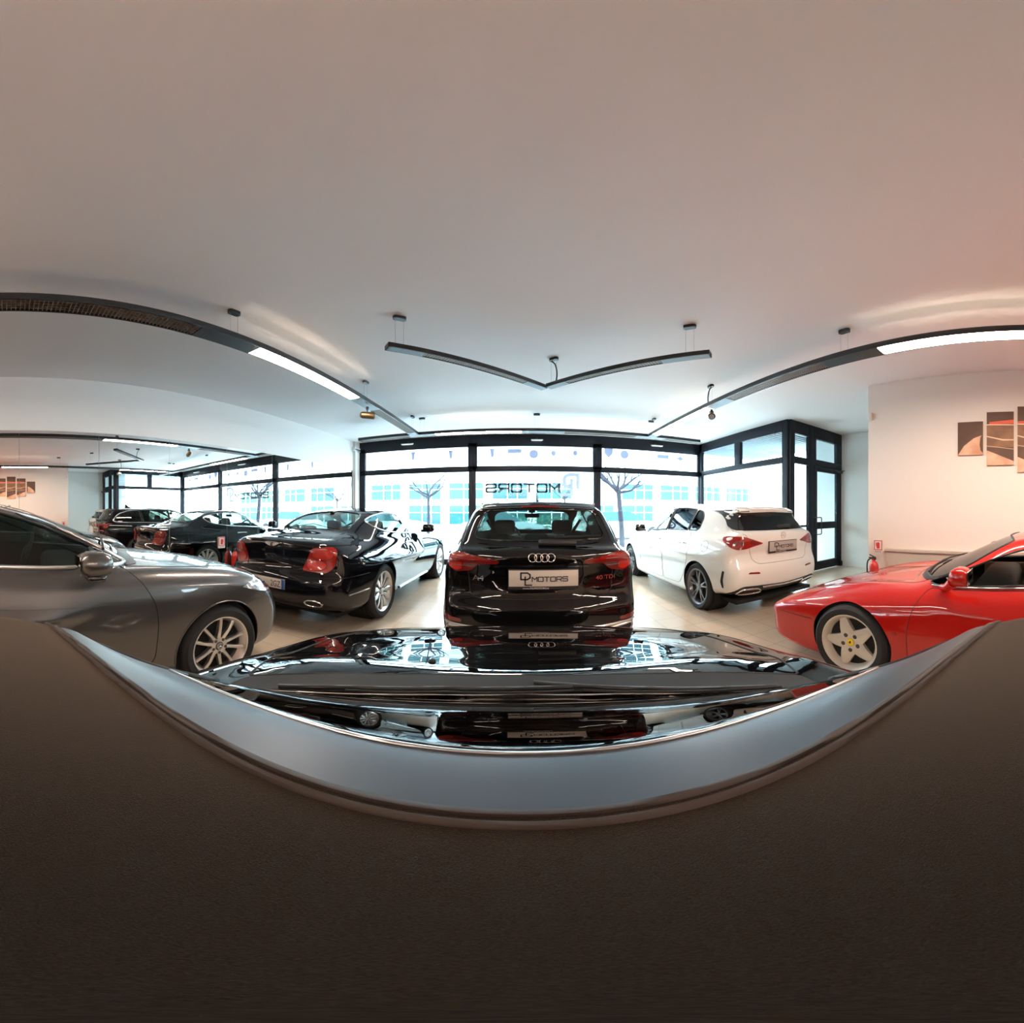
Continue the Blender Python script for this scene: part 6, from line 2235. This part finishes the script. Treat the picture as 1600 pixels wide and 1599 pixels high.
# ------------------------------------------------------------------ camera, daylight
def build_light():
    w = bpy.data.worlds.new('sky')
    SC.world = w
    w.use_nodes = True
    nt = w.node_tree
    bg = nt.nodes['Background']
    tc = nt.nodes.new('ShaderNodeTexCoord')
    sx = nt.nodes.new('ShaderNodeSeparateXYZ')
    cr = nt.nodes.new('ShaderNodeValToRGB')
    cr.color_ramp.elements[0].position = 0.0
    cr.color_ramp.elements[0].color = (0.80, 0.95, 1.0, 1)
    cr.color_ramp.elements[1].position = 0.6
    cr.color_ramp.elements[1].color = (0.62, 0.84, 1.0, 1)
    nt.links.new(tc.outputs['Generated'], sx.inputs['Vector'])
    nt.links.new(sx.outputs['Z'], cr.inputs['Fac'])
    nt.links.new(cr.outputs['Color'], bg.inputs['Color'])
    bg.inputs['Strength'].default_value = 10.0

    def portal(name, loc, rot, sx_, sy_):
        l = bpy.data.lights.new(name, 'AREA')
        l.shape = 'RECTANGLE'
        l.size, l.size_y = sx_, sy_
        l.cycles.is_portal = True
        o = bpy.data.objects.new(name, l)
        COL.objects.link(o)
        o.location = loc
        o.rotation_euler = rot
    portal('window_daylight_portal', (0.26, YF + 0.12, 1.6), (math.radians(-90), 0, 0), 9.3, 3.1)
    portal('side_daylight_portal', (XG + 0.12, 6.35, 1.6), (math.radians(-90), 0, math.radians(-90)), 3.5, 3.1)
    portal('door_daylight_portal', (5.85, YD + 0.12, 1.6), (math.radians(-90), 0, 0), 1.85, 3.1)


def build_camera():
    cd = bpy.data.cameras.new('camera')
    cd.type = 'PANO'
    tgt = cd if hasattr(cd, 'panorama_type') else cd.cycles
    tgt.panorama_type = 'EQUIRECTANGULAR'
    tgt.latitude_min, tgt.latitude_max = -math.pi / 2, math.pi / 2
    tgt.longitude_min, tgt.longitude_max = -math.pi / 2, math.pi / 2
    cd.clip_start = 0.005
    cd.clip_end = 200
    o = bpy.data.objects.new('camera', cd)
    COL.objects.link(o)
    o.location = (0, 0, ZC)
    o.rotation_euler = (math.radians(90), 0, math.radians(YAW))
    SC.camera = o
    SC.view_settings.view_transform = 'Standard'
    SC.view_settings.look = 'None'
    SC.view_settings.gamma = 1
    SC.view_settings.use_curve_mapping = False
    SC.view_settings.exposure = 1.12
    cy = SC.cycles
    cy.use_denoising = True
    cy.max_bounces = 10
    cy.diffuse_bounces = 5
    cy.glossy_bounces = 6
    cy.transparent_max_bounces = 24
    cy.caustics_reflective = False
    cy.caustics_refractive = False
    cy.sample_clamp_indirect = 6.0


build_light()
build_camera()
